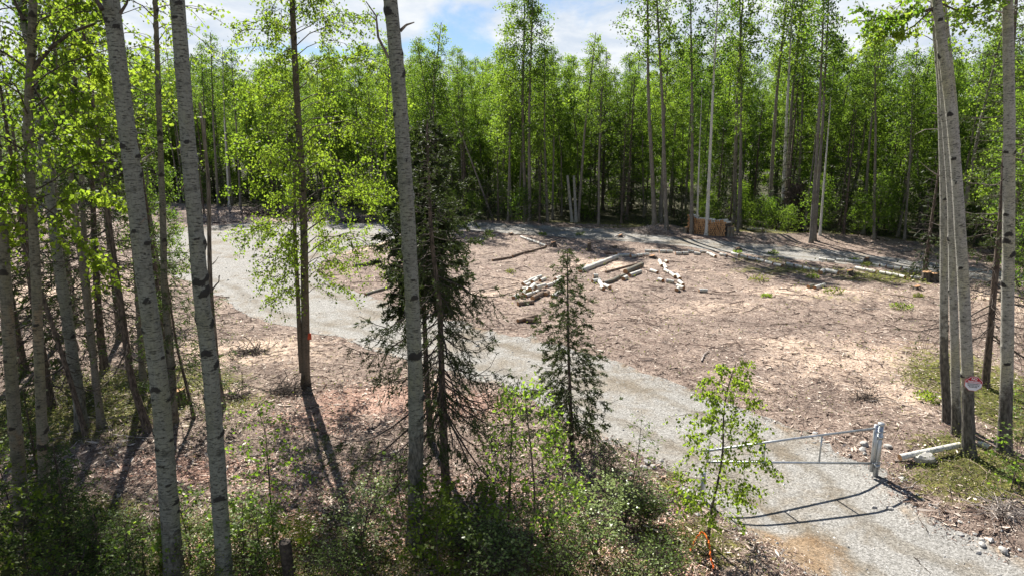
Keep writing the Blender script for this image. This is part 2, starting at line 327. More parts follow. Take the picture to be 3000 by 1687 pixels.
for nm_, fn in (('tan', a_tan), ('red', a_red), ('green', a_green), ('duff', lambda X, Y: sstep(Y - tline(X), .3, 2.5))):
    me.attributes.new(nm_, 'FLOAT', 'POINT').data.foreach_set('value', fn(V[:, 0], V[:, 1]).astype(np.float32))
tag(link('ground', me), kind='structure')
# gravel: the ground cells inside the drive, clipped along its ragged edge, 5 mm above the soil
EDGE = SD + .34 * (fbm(GX.ravel() * 1.3, GY.ravel() * 1.3, 31, 4) - .5) * 2 + .10
RV = V + np.array((0, 0, .006)); e = EDGE[F]; sel = (V[F][:, :, 1].max(1) < 70) & (np.abs(V[F][:, :, 0]).max(1) < 31)
full = F[(e > 0).all(1) & sel]; part = np.where((e > 0).any(1) & ~(e > 0).all(1) & sel)[0]
verts = []; polys = {3: [], 4: [], 5: []}
for fi in part:
    q = F[fi]; ev = EDGE[q]; pts = []
    for k in range(4):
        k2 = (k + 1) % 4
        if ev[k] > 0: pts.append(RV[q[k]])
        if (ev[k] > 0) != (ev[k2] > 0):
            t = ev[k] / (ev[k] - ev[k2]); pts.append(RV[q[k]] * (1 - t) + RV[q[k2]] * t)
    if 3 <= len(pts) <= 5:
        polys[len(pts)].append(range(len(verts), len(verts) + len(pts))); verts.extend(pts)
used = np.unique(full); remap = np.zeros(len(RV), np.int64); remap[used] = np.arange(len(used))
G = Geo(); G.add(RV[used], remap[full])
base = G.n; G.add(np.array(verts), np.array(polys[4]) if polys[4] else np.zeros((0, 4), int))
for k in (3, 5):
    if polys[k]: G.l.append((np.array(polys[k]) + base).ravel()); G.c.append(np.full(len(polys[k]), k)); G.m.append(np.zeros(len(polys[k])))
me = G.mesh('gravel_road', M_GRAVEL, True); RVv = np.concatenate(G.v)
tn = np.clip(1.0 - np.abs(road_sd(RVv[:, 0], RVv[:, 1])) * 2.2, 0, 1) * .5
tn = np.maximum(tn, blob(RVv[:, 0], RVv[:, 1], [(2330, 1620, .9, .7, 1), (560, 780, 1.5, 1.2, .5), (900, 640, 3, 3, .2)]))
me.attributes.new('tan', 'FLOAT', 'POINT').data.foreach_set('value', tn.astype(np.float32))
rsd = road_sd(RVv[:, 0], RVv[:, 1]); me.attributes.new('track', 'FLOAT', 'POINT').data.foreach_set('value', np.exp(-((rsd - .85) / .24) ** 2).astype(np.float32))
tag(link('gravel_road', me), kind='structure')

# ---------------------------------------------------------------- litter, pebbles and ground cover (stuff)
def inview(N, rng, ymin, ymax, p=1.6):
    t = rng.uniform(0, 1, N); a = 1 - p
    Y = (ymin ** a + t * (ymax ** a - ymin ** a)) ** (1 / a); X = rng.uniform(-.84, .84, N) * Y; return X, Y
def slivers(G, X, Y, L, W, rng, tint, lift=.012, steep=.18, curve=False):
    N = len(X); Z = height(X, Y) + lift; c = np.stack((X, Y, Z), 1); th = rng.uniform(0, 2 * math.pi, N)
    a = np.stack((np.cos(th), np.sin(th), rng.normal(0, steep, N)), 1); b = norm(np.stack((-np.sin(th), np.cos(th), rng.normal(0, .5, N)), 1))
    L = L[:, None]; W = W[:, None]
    V = np.stack((c - a * L, c - b * W, c + a * L, c + b * W), 1); G.add(V.reshape(-1, 3), np.arange(4 * N).reshape(N, 4), 0, np.repeat(tint, 4))
rng = np.random.default_rng(5)
X, Y = inview(150000, rng, 8, 50, 1.8); sd = road_sd(X, Y); k = (sd < -.02) & (a_green(X, Y) < .75 * rng.uniform(.6, 1.4, len(X))) & (a_red(X, Y) < .5) & (Y < tline(X) + .5); k |= (sd < .25) & (sd > -.02) & (rng.uniform(0, 1, len(X)) < .25)
X, Y = X[k], Y[k]; N = len(X); sc_ = np.clip(Y / 14, .8, 3) ** .75; tn = np.clip(rng.beta(.9, 1.0, N) + .25 * a_tan(X, Y), 0, 1)
G = Geo(); slivers(G, X, Y, rng.lognormal(math.log(.030), .5, N) * sc_, rng.uniform(.005, .012, N) * sc_, rng, tn)
tag(link('wood_chip_litter', G.mesh('wood_chip_litter', M_LITTER)), 'brown and straw coloured wood chips and bark mulch strewn over the cleared ground', 'wood chips', kind='stuff')
X, Y = inview(75000, rng, 8, 20, 1.6); k = (road_sd(X, Y) < 0) & (np.maximum(a_red(X, Y), .5 * (Y < 11.5) * (X < 3) * (X > -5)) > .45 * rng.uniform(.3, 1.3, len(X))); X, Y = X[k], Y[k]; N = len(X)
G = Geo(); slivers(G, X, Y, rng.uniform(.015, .04, N), rng.uniform(.008, .018, N), rng, rng.beta(1.3, 1.3, N), .015, .3)
tag(link('leaf_litter', G.mesh('leaf_litter', M_REDLIT)), 'reddish brown dead leaves covering the ground below the spruces', 'leaf litter', kind='stuff')
X, Y = inview(16000, rng, 9, 48, 1.3); k = (road_sd(X, Y) < -.05) & (Y < tline(X) + .3) & (fbm(X * .8, Y * .8, 61, 3) > rng.uniform(.3, .7, len(X))); X, Y = X[k], Y[k]; N = len(X)
G = Geo(); slivers(G, X, Y, rng.lognormal(math.log(.075), .4, N), rng.uniform(.012, .03, N), rng, np.where(rng.uniform(0, 1, N) < .5, rng.uniform(0, .25, N), rng.uniform(.7, 1, N)), .02, .12)
tag(link('bark_scraps', G.mesh('bark_scraps', M_LITTER)), 'larger dark and bleached scraps of bark and split wood on the cleared ground', 'bark scraps', kind='stuff')
# twigs
X, Y = inview(6500, rng, 8.3, 48, 1.3); k = (road_sd(X, Y) < -.1) & (Y < tline(X)); X, Y = X[k], Y[k]; N = len(X)
th = rng.uniform(0, 6.28, N); L = rng.lognormal(math.log(.14), .6, N) * np.clip(Y / 16, .9, 1.8); s_ = np.linspace(-1, 1, 5)
bend = rng.normal(0, .2, N); P = np.zeros((N, 5, 3))
P[:, :, 0] = X[:, None] + L[:, None] * (s_ * np.cos(th)[:, None] - (s_ ** 2 * bend[:, None]) * np.sin(th)[:, None])
P[:, :, 1] = Y[:, None] + L[:, None] * (s_ * np.sin(th)[:, None] + (s_ ** 2 * bend[:, None]) * np.cos(th)[:, None])
P[:, :, 2] = height(P[:, :, 0].ravel(), P[:, :, 1].ravel()).reshape(N, 5) + .012 + np.abs(rng.normal(0, .02, N))[:, None] + (s_ * rng.normal(0, .02, N)[:, None])
rr = (rng.uniform(.003, .009, N) * np.clip(Y / 14, .9, 2))[:, None] * np.linspace(1.1, .5, 5)
G = Geo(); tubes(G, P, rr, 4, 0, np.repeat(rng.beta(.8, 1.1, N), 5))
tag(link('fallen_twigs', G.mesh('fallen_twigs', M_LITTER)), 'thin broken twigs scattered over the mulched clearing', 'twigs', kind='stuff')
# stones
OCT = np.array([(1, 0, 0), (0, 1, 0), (-1, 0, 0), (0, -1, 0), (0, 0, 1), (0, 0, -1.)]); OF = np.array([(0, 1, 4), (1, 2, 4), (2, 3, 4), (3, 0, 4), (1, 0, 5), (2, 1, 5), (3, 2, 5), (0, 3, 5)])
def stones(G, X, Y, S, rng, tint):
    N = len(X); V = OCT[None] * (1 + rng.normal(0, .18, (N, 6, 1))) * (S[:, None, None] * np.stack((rng.uniform(.7, 1.3, N), rng.uniform(.7, 1.3, N), rng.uniform(.4, .8, N)), 1)[:, None])
    th = rng.uniform(0, 6.28, N); c, s = np.cos(th)[:, None], np.sin(th)[:, None]
    V = np.stack((V[..., 0] * c - V[..., 1] * s, V[..., 0] * s + V[..., 1] * c, V[..., 2]), -1) + np.stack((X, Y, height(X, Y) + S * .25), 1)[:, None]
    G.add(V.reshape(-1, 3), (OF[None] + 6 * np.arange(N)[:, None, None]).reshape(-1, 3), 0, np.repeat(tint, 6))
X, Y = inview(26000, rng, 8, 40, 2.0); k = road_sd(X, Y) > -.12; X, Y = X[k], Y[k]; N = len(X)
G = Geo(); stones(G, X, Y, rng.lognormal(math.log(.0085), .45, N) * np.clip(Y / 12, 1, 2.2), rng, rng.beta(1.6, 1.2, N))
e1 = [np.concatenate((rng.uniform(5.2, 9.4, 260), rng.uniform(1.2, 4.4, 420), rng.uniform(5.5, 8.5, 60))), None]
Xc = rng.uniform(-2, 11, 9000); Yc = rng.uniform(8, 13.5, 9000); s0 = road_sd(Xc, Yc); k = (s0 < .05) & (s0 > -.45) & (rng.uniform(0, 1, 9000) < .42); Xc, Yc = Xc[k], Yc[k]
stones(G, Xc, Yc, rng.lognormal(math.log(.019), .5, len(Xc)), rng, rng.beta(2, 1.3, len(Xc)))
tag(link('loose_stones', G.mesh('loose_stones', M_PEB)), 'loose pale pebbles and broken stones on and along the gravel drive', 'gravel', kind='stuff')
# ground cover
X, Y = inview(260000, rng, 7.8, 44, 1.9); g = a_green(X, Y); k = (road_sd(X, Y) < -.12) & (Y < tline(X) + 2) & (g + .55 * (fbm(X * .9, Y * .9, 77, 4) - .5) * 2 > .55 * rng.uniform(.75, 1.25, len(X))); k |= (road_sd(X, Y) < -.3) & (rng.uniform(0, 1, len(X)) < .05) & (fbm(X * .7, Y * .7, 5) > .52)
X, Y = X[k], Y[k]; N = len(X); z = height(X, Y) + rng.exponential(.05, N) * (.6 + 1.4 * fbm(X * 1.5, Y * 1.5, 9)) * (1 + .5 * sstep(-Y, -10.4, -9) * (X < 3)) + .01
G = Geo(); leaves(G, np.stack((X, Y, z), 1), .036 * np.clip(Y / 11, .9, 2.6), rng, -.1, .3, .15 + .8 * fbm(X * 1.1, Y * 1.1, 41), flat=.7)
tag(link('ground_cover', G.mesh('ground_cover', M_COVER)), 'low mossy ground cover of dwarf shrubs, moss and seedlings under the trees', 'ground cover', kind='stuff')

# ---------------------------------------------------------------- trees
def trunk_path(pts, H, step=.04):
    """pts: (x, y, z) offsets from the base, rising"""
    pts = np.array(sorted(pts, key=lambda p: p[2])); z = np.arange(0, H + step, step)
    d = pts[-1] - pts[max(0, len(pts) - 3)]; sl = d[:2] / max(d[2], .1)
    x = np.interp(z, pts[:, 2], pts[:, 0]); y = np.interp(z, pts[:, 2], pts[:, 1]); over = np.maximum(z - pts[-1, 2], 0)
    x += over * sl[0]; y += over * sl[1]; k = max(3, int(.9 / step) | 1); ker = np.ones(k) / k
    pad = lambda a: np.convolve(np.concatenate((2 * a[0] - a[1:k // 2 + 1][::-1], a, 2 * a[-1] - a[-k // 2:-1][::-1])), ker, 'valid')[:len(a)]
    return np.stack((pad(x), pad(y), z), 1)
def trunk_geo(path, r0, H, rng, sides=20, rtop=.3, oldz=0.0, oldamt=1.0, scars=0, flare=.35):
    z = path[:, 2]; r = r0 * (1 - (1 - rtop) * np.clip(z / H, 0, 1)) * (1 + .03 * (fbm(z * 2.2, z * 0, int(r0 * 1e4)) - .5)) + r0 * flare * np.exp(-z / .22)
    G = Geo(); S = sides + 1; old = np.clip(1 - z / max(oldz, 1e-3), 0, 1) * oldamt if oldz > 0 else 0 * z
    P = path[None]; V0 = tubes(Geo(), P, r[None], sides, uv=True)
    tint = np.zeros((len(z), S)); bump = np.zeros((len(z), S)); th = np.arange(S) / sides * 2 * math.pi
    for _ in range(scars):
        zc = rng.uniform(.6, min(H, 9)); tc_ = rng.uniform(.15, .85) * 2 * math.pi; sz = float(np.clip(rng.lognormal(-.25, .45), .3, 1.7))
        du = (th - tc_)[None] * r0; dz = (z - zc)[:, None] + .55 * np.abs(du)
        tint += np.exp(-(du / (.10 * sz)) ** 2 - (dz / (.026 * sz)) ** 2) * 1.1 + .9 * np.exp(-(du / (.045 * sz)) ** 2 - (((z - zc)[:, None] + .01) / (.028 * sz)) ** 2)
        bump += .02 * np.exp(-(du / .05) ** 2 - (dz / .05) ** 2)
    tubes(G, P, r[None], sides, uv=True)
    V = G.v[0].reshape(len(z), S, 3); ctr = path[:, None]; d = norm(V - ctr)
    wob = (fbm(np.broadcast_to(th[None] * 1.9, bump.shape), np.broadcast_to(z[:, None] * 1.6, bump.shape), int(r0 * 777)) - .5); wob[:, -1] = wob[:, 0]
    V = V + d * (bump + wob * r0 * .10 * (1 + 2 * old[:, None]))[..., None]
    G.v[0] = V.reshape(-1, 3); G.t[0] = np.clip(tint, 0, 1.2).ravel(); G.o[0] = np.repeat(old, S); return G, r
def crown_geo(path, H, r0, cb, Rr, nb, nl, ls, rng, droop=.35, up=.75, sub=6, thick=.16, bias=None, spread=.05, hang=.35, top=1.0, limbK=6, flat=0.0):
    LG, CG = Geo(), Geo(); t = (np.arange(nb) + rng.uniform(0, 1, nb)) / nb; z = cb + (H * top - cb) * t
    az = np.arange(nb) * 2.399 + rng.uniform(-.5, .5, nb); pr = (np.minimum(1, t / .3) * .55 + .45) * (1 - t) ** .55
    L = Rr * pr * rng.uniform(.65, 1.2, nb) + .12
    if bias is not None: L = L * (1 + bias[2] * np.cos(az - math.atan2(bias[1], bias[0])))
    x0 = np.interp(z, path[:, 2], path[:, 0]); y0 = np.interp(z, path[:, 2], path[:, 1]); s = np.linspace(0, 1, limbK)
    upv = up * rng.uniform(.6, 1.3, nb); side = rng.normal(0, .12, nb)
    P = np.zeros((nb, limbK, 3)); ca, sa = np.cos(az)[:, None], np.sin(az)[:, None]
    P[..., 0] = x0[:, None] + L[:, None] * (s * ca - side[:, None] * s ** 2 * sa); P[..., 1] = y0[:, None] + L[:, None] * (s * sa + side[:, None] * s ** 2 * ca)
    P[..., 2] = z[:, None] + L[:, None] * (s * upv[:, None] - droop * 1.6 * s ** 2)
    P[:, 1:-1] += rng.normal(0, .02, (nb, limbK - 2, 3)) * L[:, None, None]
    rl = np.clip(r0 * thick * (L / Rr) ** .8, .004, .06)[:, None] * np.linspace(1, .25, limbK); tubes(LG, P, rl, 4)
    ns = nb * sub; bi = np.repeat(np.arange(nb), sub); u = rng.uniform(.2, 1, ns) ** .8 * (limbK - 1); i0 = np.minimum(u.astype(int), limbK - 2); fr = (u - i0)[:, None]
    A = P[bi, i0] * (1 - fr) + P[bi, i0 + 1] * fr; dr = norm(P[bi, -1] - P[bi, 0]) * .7 + rng.normal(0, .55, (ns, 3)); dr[:, 2] -= .15 * droop * 3
    ln = (L[bi] * rng.uniform(.18, .42, ns) + .08)[:, None]; dr = norm(dr); s3 = np.linspace(0, 1, 4)
    Q = A[:, None] + dr[:, None] * (ln[:, None] * s3[None, :, None]); Q[..., 2] -= (droop * .8 * ln) * s3[None] ** 2
    tubes(LG, Q, np.clip(.007 * (r0 / .1) ** .5, .003, .012) * np.ones((ns, 1)) * np.linspace(1, .4, 4), 3)
    wgt = (ln[:, 0] + .1); bi2 = rng.choice(ns, nl, p=wgt / wgt.sum()); u = rng.uniform(.05, 1.1, nl) ** .8 * 3; i0 = np.clip(u.astype(int), 0, 2); fr = (u - i0)[:, None]
    Cn = Q[bi2, i0] * (1 - fr) + Q[bi2, i0 + 1] * fr + rng.normal(0, spread, (nl, 3))
    ct = rng.uniform(.15, .85, ns); leaves(CG, Cn, ls, rng, hang, tint=ct[bi2], flat=flat); return LG, CG
def spruce_geo(path, H, r0, z0, Rr, nb, rng, fl=.11, fw=.02, dens=1.0, bare=.2, droop=.45, twigs=1.0, prof=.8, foil=None, hangf=.5):
    LG, CG = Geo(), Geo(); t = (np.arange(nb) + rng.uniform(0, 1, nb)) / nb; z = z0 + (H - .05 - z0) * t; az = np.arange(nb) * 2.399 + rng.uniform(-.6, .6, nb)
    L = Rr * ((1 - t) ** prof) * rng.uniform(.5, 1.1, nb) * np.where(rng.uniform(0, 1, nb) < .14, 1.5, 1) + .10
    K = 8; s = np.linspace(0, 1, K); x0 = np.interp(z, path[:, 2], path[:, 0]); y0 = np.interp(z, path[:, 2], path[:, 1]); P = np.zeros((nb, K, 3)); side = rng.normal(0, .15, nb)[:, None]
    ca, sa = np.cos(az)[:, None], np.sin(az)[:, None]; dr = (droop * rng.uniform(.6, 1.4, nb) * (1 - t * .9))[:, None]
    P[..., 0] = x0[:, None] + L[:, None] * (s * ca - side * s ** 2 * sa); P[..., 1] = y0[:, None] + L[:, None] * (s * sa + side * s ** 2 * ca)
    P[..., 2] = z[:, None] + L[:, None] * (-dr * 1.7 * s + dr * 1.1 * s ** 3 + .35 * (t[:, None]) * s); P[:, 1:] += rng.normal(0, .018, (nb, K - 1, 3))
    tubes(LG, P, np.clip(r0 * .17 * L / Rr, .004, .02)[:, None] * np.linspace(1, .3, K), 4)
    cnt = np.maximum(2, (L / .085 * twigs).astype(int)); bi = np.repeat(np.arange(nb), cnt); ns = len(bi)
    u = rng.uniform(.12, 1, ns) * (K - 1); i0 = np.minimum(u.astype(int), K - 2); fr = (u - i0)[:, None]; A = P[bi, i0] * (1 - fr) + P[bi, i0 + 1] * fr
    T = norm(P[bi, i0 + 1] - P[bi, i0]); sd_ = norm(np.cross(T, np.array((0, 0, 1.)))) * rng.choice((-1, 1), ns)[:, None]
    D = norm(T * .7 + sd_ * rng.uniform(.2, .9, ns)[:, None] + np.array((0, 0, -1.)) * (hangf * rng.uniform(.2, 1.8, ns))[:, None] * (1 - t[bi])[:, None] + rng.normal(0, .15, (ns, 3)))
    ln = (L[bi] * .26 * (1.25 - u / (K - 1)) + .07) * rng.uniform(.6, 1.5, ns); s4 = np.linspace(0, 1, 4); Q = A[:, None] + D[:, None] * (ln[:, None] * s4)[..., None]; Q[..., 2] -= (ln[:, None] * .25) * s4 ** 2
    Q[:, 1:] += rng.normal(0, .01, (ns, 3, 3)); tubes(LG, Q, np.full((ns, 1), max(.003, fw * .17)) * np.linspace(1, .5, 4), 3)
    keep = rng.uniform(0, 1, ns) > bare * (1.15 - u / (K - 1)) * np.clip(1.7 - 1.6 * t[bi], .1, 1.6)
    if foil is not None: keep &= rng.uniform(0, 1, ns) < foil(z[bi], az[bi])
    ki = np.where(keep)[0]; m = np.maximum(2, (ln[ki] / fl * 5.2 * dens).astype(int)); qi = np.repeat(ki, m); nn = len(qi); u2 = rng.uniform(.1, 1.0, nn) * 3; j = np.minimum(u2.astype(int), 2); fr = (u2 - j)[:, None]
    Cn = Q[qi, j] * (1 - fr) + Q[qi, j + 1] * fr; a = norm(D[qi] * .9 + rng.normal(0, .55, (nn, 3))); b = norm(np.cross(a, rng.normal(size=(nn, 3)))); l_ = (fl * rng.uniform(.5, 1.15, nn))[:, None]
    V = np.stack((Cn - b * fw * .35, Cn + a * l_ * .6 + b * fw * .5, Cn + a * l_, Cn + a * l_ * .5 - b * fw * .5), 1)
    CG.add(V.reshape(-1, 3), np.arange(nn * 4).reshape(nn, 4), 0, np.repeat(np.clip(rng.normal(.45, .2, nn) + .25 * (u[qi] / (K - 1) - .5), 0, 1), 4)); return LG, CG
def px_tree(name, label, cat, pts, r0, H, bark_m, seed, group=None, oldz=0., oldamt=1., scars=0, sides=20, rtop=.35, yoff=None, flare=.35):
    """pts: pixels up the trunk, the base first. Returns root, path, rng"""
    b = at(*pts[0]); off = [(0, 0, 0)]
    for k, (u, v) in enumerate(pts[1:]):
        q = onplane(u, v, b[1] + (0 if yoff is None else yoff * (k + 1))); off.append(tuple(q - b))
    rng = np.random.default_rng(seed); path = trunk_path(off, H); path[:, 2] -= .0
    root = empty(name, b, label, cat, group); path0 = path.copy(); path0[0, 2] = -.12
    g, r = trunk_geo(path0, r0, H, rng, sides, rtop, oldz, oldamt, scars, flare); link('trunk', g.mesh('trunk', bark_m, True), root); return root, path, rng, b
def add_crown(root, path, rng, H, r0, cb, Rr, nb, nl, ls, leafm=None, limbm=None, **k):
    LG, CG = crown_geo(path, H, r0, cb, Rr, nb, nl, ls, rng, **k); link('branches', LG.mesh('branches', limbm or M_TWIG, True), root); link('crown', CG.mesh('crown', leafm or M_LEAF), root)
def add_spruce(root, path, rng, H, r0, z0, Rr, nb, leafm=None, **k):
    LG, CG = spruce_geo(path, H, r0, z0, Rr, nb, rng, **k); link('branches', LG.mesh('branches', M_TWIG, True), root); link('crown', CG.mesh('crown', leafm or M_NEEDLE), root)
def stub(root, b, pxs, r, m=M_DEAD, name='dead_branch', Y=None, dys=None):
    P = np.array([onplane(u, v, (Y or b[1]) + (0 if dys is None else dys * k)) - b for k, (u, v) in enumerate(pxs)])
    K = 4 * len(pxs); s = np.linspace(0, len(P) - 1, K); Pi = np.stack([np.interp(s, np.arange(len(P)), P[:, k]) for k in range(3)], 1)
    G = Geo(); tubes(G, Pi, r * np.linspace(1, .3, K), 6); link(name, G.mesh(name, m, True), root)
def leaf_spray(root, b, pxs, r, nl, ls, rng, m=None, Y=None, spread=.22, name='branch', dy=0.0):
    """a leafy branch: pixels along its axis at depth Y"""
    P = np.array([onplane(u, v, (Y or b[1]) + dy * k) - b for k, (u, v) in enumerate(pxs)]); K = 4 * len(pxs); s = np.linspace(0, len(P) - 1, K)
    Pi = np.stack([np.interp(s, np.arange(len(P)), P[:, k]) for k in range(3)], 1); G = Geo(); tubes(G, Pi, r * np.linspace(1, .3, K), 6)
    ns = max(6, nl // 22); u = rng.uniform(.25, 1, ns) * (K - 1); i0 = np.minimum(u.astype(int), K - 2); fr = (u - i0)[:, None]; A = Pi[i0] * (1 - fr) + Pi[i0 + 1] * fr
    D = rng.normal(0, 1, (ns, 3)) + (Pi[-1] - Pi[0]) * .5; D = norm(D) * rng.uniform(.5, 1.8, (ns, 1)) * spread; s4 = np.linspace(0, 1, 4); Q = A[:, None] + D[:, None] * s4[None, :, None]; Q[..., 2] -= .3 * spread * s4 ** 2
    tubes(G, Q, np.full((ns, 1), .004) * np.linspace(1, .5, 4), 3); br = link(name, G.mesh(name, M_TWIG, True), root)
    qi = rng.integers(0, ns, nl); u = rng.uniform(.1, 1.1, nl) * 3; j = np.clip(u.astype(int), 0, 2); fr = (u - j)[:, None]; Cn = Q[qi, j] * (1 - fr) + Q[qi, j + 1] * fr + rng.normal(0, .03, (nl, 3))
    L = Geo(); leaves(L, Cn, ls, rng, .5, tint=rng.uniform(.3, .9, ns)[qi]); link('leaves', L.mesh('leaves', m or M_LEAF), br)

# --- the large near aspens
r_, p_, g_, b_ = px_tree('aspen_tree', 'thick grey aspen trunk with black branch scars, leaning left, foot in the bottom shrubs', 'tree', [(512, 1700), (487, 1365), (469, 1130), (428, 850), (399, 587), (375, 410), (346, 176), (325, 0)], .128, 14, M_ASPEN, 1, oldz=2.6, oldamt=.7, scars=34, sides=28, rtop=.5, yoff=.03)
add_crown(r_, p_, g_, 14, .12, 9.6, 1.7, 30, 2600, .07); stub(r_, b_, [(418, 470), (450, 445)], .014, M_TWIGP); stub(r_, b_, [(300, 30), (270, -20), (230, -60)], .03, M_TWIG); stub(r_, b_, [(352, 40), (372, 10), (380, -30)], .02, M_TWIG); stub(r_, b_, [(425, 640), (410, 655)], .012)
r_, p_, g_, b_ = px_tree('aspen_tree', 'pale smooth aspen trunk just right of the thick scarred one', 'tree', [(660, 1705), (645, 1482), (633, 1306), (616, 1072), (587, 850), (572, 645), (554, 469), (537, 235), (519, 0)], .112, 14, M_ASPEN, 2, oldz=2.0, oldamt=.5, scars=24, sides=28, rtop=.55, yoff=.03)
add_crown(r_, p_, g_, 14, .12, 9.4, 1.7, 30, 2600, .07); stub(r_, b_, [(541, 545), (530, 560)], .01)
r_, p_, g_, b_ = px_tree('aspen_tree', 'tall grey aspen trunk in front of the dark spruce, black scorched scar near its foot', 'tree', [(1216, 1585), (1218, 1335), (1218, 1130), (1207, 850), (1202, 762), (1188, 528), (1176, 352), (1161, 176), (1144, 0)], .118, 14, M_ASPEN, 3, oldz=3.3, oldamt=1.1, scars=28, sides=28, rtop=.55)
add_crown(r_, p_, g_, 14, .12, 9.3, 1.7, 30, 2600, .07); stub(r_, b_, [(1138, 170), (1108, 110), (1102, 48), (1072, 5)], .022); stub(r_, b_, [(1103, 62), (1085, 45), (1074, 42)], .010); stub(r_, b_, [(1104, 50), (1111, 38)], .008); stub(r_, b_, [(1172, 92), (1190, 74), (1214, 66)], .024); stub(r_, b_, [(1196, 385), (1213, 372)], .010, M_TWIGP)
# --- the clump of aspens at the right and its neighbours
GR = 'aspens at the right beside the gate'
r_, p_, g_, b_ = px_tree('aspen_tree', 'leftmost thin aspen of the three close trunks beside the gate, dark furrowed foot', 'tree', [(2776, 1238), (2764, 1013), (2766, 850), (2764, 560), (2760, 410), (2753, 210), (2742, 130)], .088, 11, M_PALESUN, 4, GR, oldz=3.8, oldamt=1.1, scars=10, rtop=.4)
add_crown(r_, p_, g_, 11, .08, 7.4, 1.2, 22, 1500, .07)
for q in ([(2752, 315), (2727, 308)], [(2755, 335), (2728, 332)], [(2756, 378), (2710, 380), (2680, 395)], [(2757, 575), (2750, 570)], [(2760, 520), (2725, 500), (2690, 470)], [(2762, 665), (2728, 652)]): stub(r_, b_, q, .011, M_TWIGP)
r_, p_, g_, b_ = px_tree('aspen_tree', 'middle pale aspen of the three close trunks beside the gate', 'tree', [(2803, 1272), (2799, 1089), (2792, 850), (2786, 587), (2772, 400), (2768, 352)], .088, 10, M_PALESUN, 5, GR, oldz=1.8, oldamt=.9, scars=10, rtop=.35)
add_crown(r_, p_, g_, 10, .07, 7.6, 1.0, 18, 1100, .07)
r_, p_, g_, b_ = px_tree('aspen_tree', 'leaning aspen carrying the red and white sign, frontmost of the close trunks', 'tree', [(2838, 1332), (2834, 1095), (2824, 850), (2804, 528), (2788, 350), (2774, 235), (2748, 29)], .105, 13, M_PALESUN, 6, GR, oldz=2.6, oldamt=1.15, scars=14, sides=26, rtop=.5)
add_crown(r_, p_, g_, 13, .12, 8.4, 1.7, 30, 2500, .08); SIGN_TREE = (b_, p_)
leaf_spray(r_, b_, [(2742, 20), (2690, 40), (2620, 58), (2550, 50)], .022, 520, .075, g_, M_LEAFG, spread=.3); leaf_spray(r_, b_, [(2744, 28), (2660, 40), (2590, 62), (2500, 62)], .020, 260, .075, g_, M_LEAFG, spread=.25, dy=.15)
leaf_spray(r_, b_, [(2745, 15), (2680, 75), (2620, 110), (2560, 105)], .014, 260, .075, g_, M_LEAF, spread=.22); leaf_spray(r_, b_, [(2755, 10), (2800, 30), (2860, 20), (2900, -5)], .016, 420, .075, g_, M_LEAFG, spread=.3)
r_, p_, g_, b_ = px_tree('aspen_tree', 'second stem hidden behind the top of the sign aspen', 'tree', [(2846, 1262), (2838, 1060), (2826, 800), (2808, 528), (2796, 300), (2774, 110), (2762, 0)], .062, 11.5, M_PALESUN, 7, GR, oldz=2.0, oldamt=.8, scars=8, rtop=.75)
r_, p_, g_, b_ = px_tree('aspen_tree', 'straight lone white aspen trunk at the far right with a furrowed foot', 'tree', [(2942, 1326), (2949, 1130), (2953, 850), (2956, 560), (2957, 293), (2952, 0)], .112, 13, M_PALESUN, 8, oldz=2.4, oldamt=1.1, scars=12, sides=26, rtop=.5)
add_crown(r_, p_, g_, 13, .12, 8.6, 1.6, 26, 2200, .08); stub(r_, b_, [(2945, 40), (2915, 32), (2860, 45), (2810, 75), (2760, 95)], .014, M_TWIGP); stub(r_, b_, [(2948, 228), (2940, 216)], .014); stub(r_, b_, [(2945, 302), (2936, 298)], .014); stub(r_, b_, [(2946, 495), (2925, 480), (2890, 470)], .010, M_TWIG); stub(r_, b_, [(2950, 520), (2915, 545), (2880, 548)], .010, M_TWIG)
# dead thin spruce behind
r_, p_, g_, b_ = px_tree('spruce_tree', 'brown bare-limbed spruce leaning behind the lone white aspen', 'tree', [(2886, 1132), (2898, 1000), (2913, 837), (2930, 675), (2944, 450), (2960, 250)], .085, 10.5, M_SPRB, 9, scars=0, rtop=.25)
add_spruce(r_, p_, g_, 10.5, .10, 1.2, 1.7, 120, fl=.10, fw=.028, dens=.9, bare=.2, droop=.3, twigs=.9, foil=lambda z, a: np.where(z > 3.2, .85, .03))
# --- left group
GL = 'trees of the shaded stand at the left'
r_, p_, g_, b_ = px_tree('aspen_tree', 'scarred grey aspen cut by the left photo edge, bark peeled brown in patches', 'tree', [(66, 1560), (58, 1400), (35, 1130), (16, 837), (8, 700), (-10, 480), (-30, 200)], .10, 12, M_BIRCH, 10, GL, oldz=3, oldamt=.35, scars=26, sides=24)
add_crown(r_, p_, g_, 12, .1, 7.2, 1.7, 30, 2600, .07)
r_, p_, g_, b_ = px_tree('birch_tree', 'mossy birch trunk forking into leafy limbs near the upper left corner', 'tree', [(134, 1590), (130, 1400), (118, 1150), (106, 837), (103, 733), (92, 600), (86, 460), (80, 330), (92, 180), (95, 40)], .078, 10.5, M_BIRCH, 11, GL, oldz=2, oldamt=.4, scars=24, sides=22, rtop=.5)
add_crown(r_, p_, g_, 10.5, .1, 4.9, 1.75, 40, 5200, .062, droop=.35); stub(r_, b_, [(92, 215), (105, 190), (150, 140), (210, 95), (280, 70), (340, 30)], .035, M_TWIG, 'limb'); stub(r_, b_, [(70, 60), (50, 20), (30, -30)], .03, M_TWIG, 'limb'); stub(r_, b_, [(100, 590), (115, 580), (145, 570)], .02, M_TWIG, 'limb')
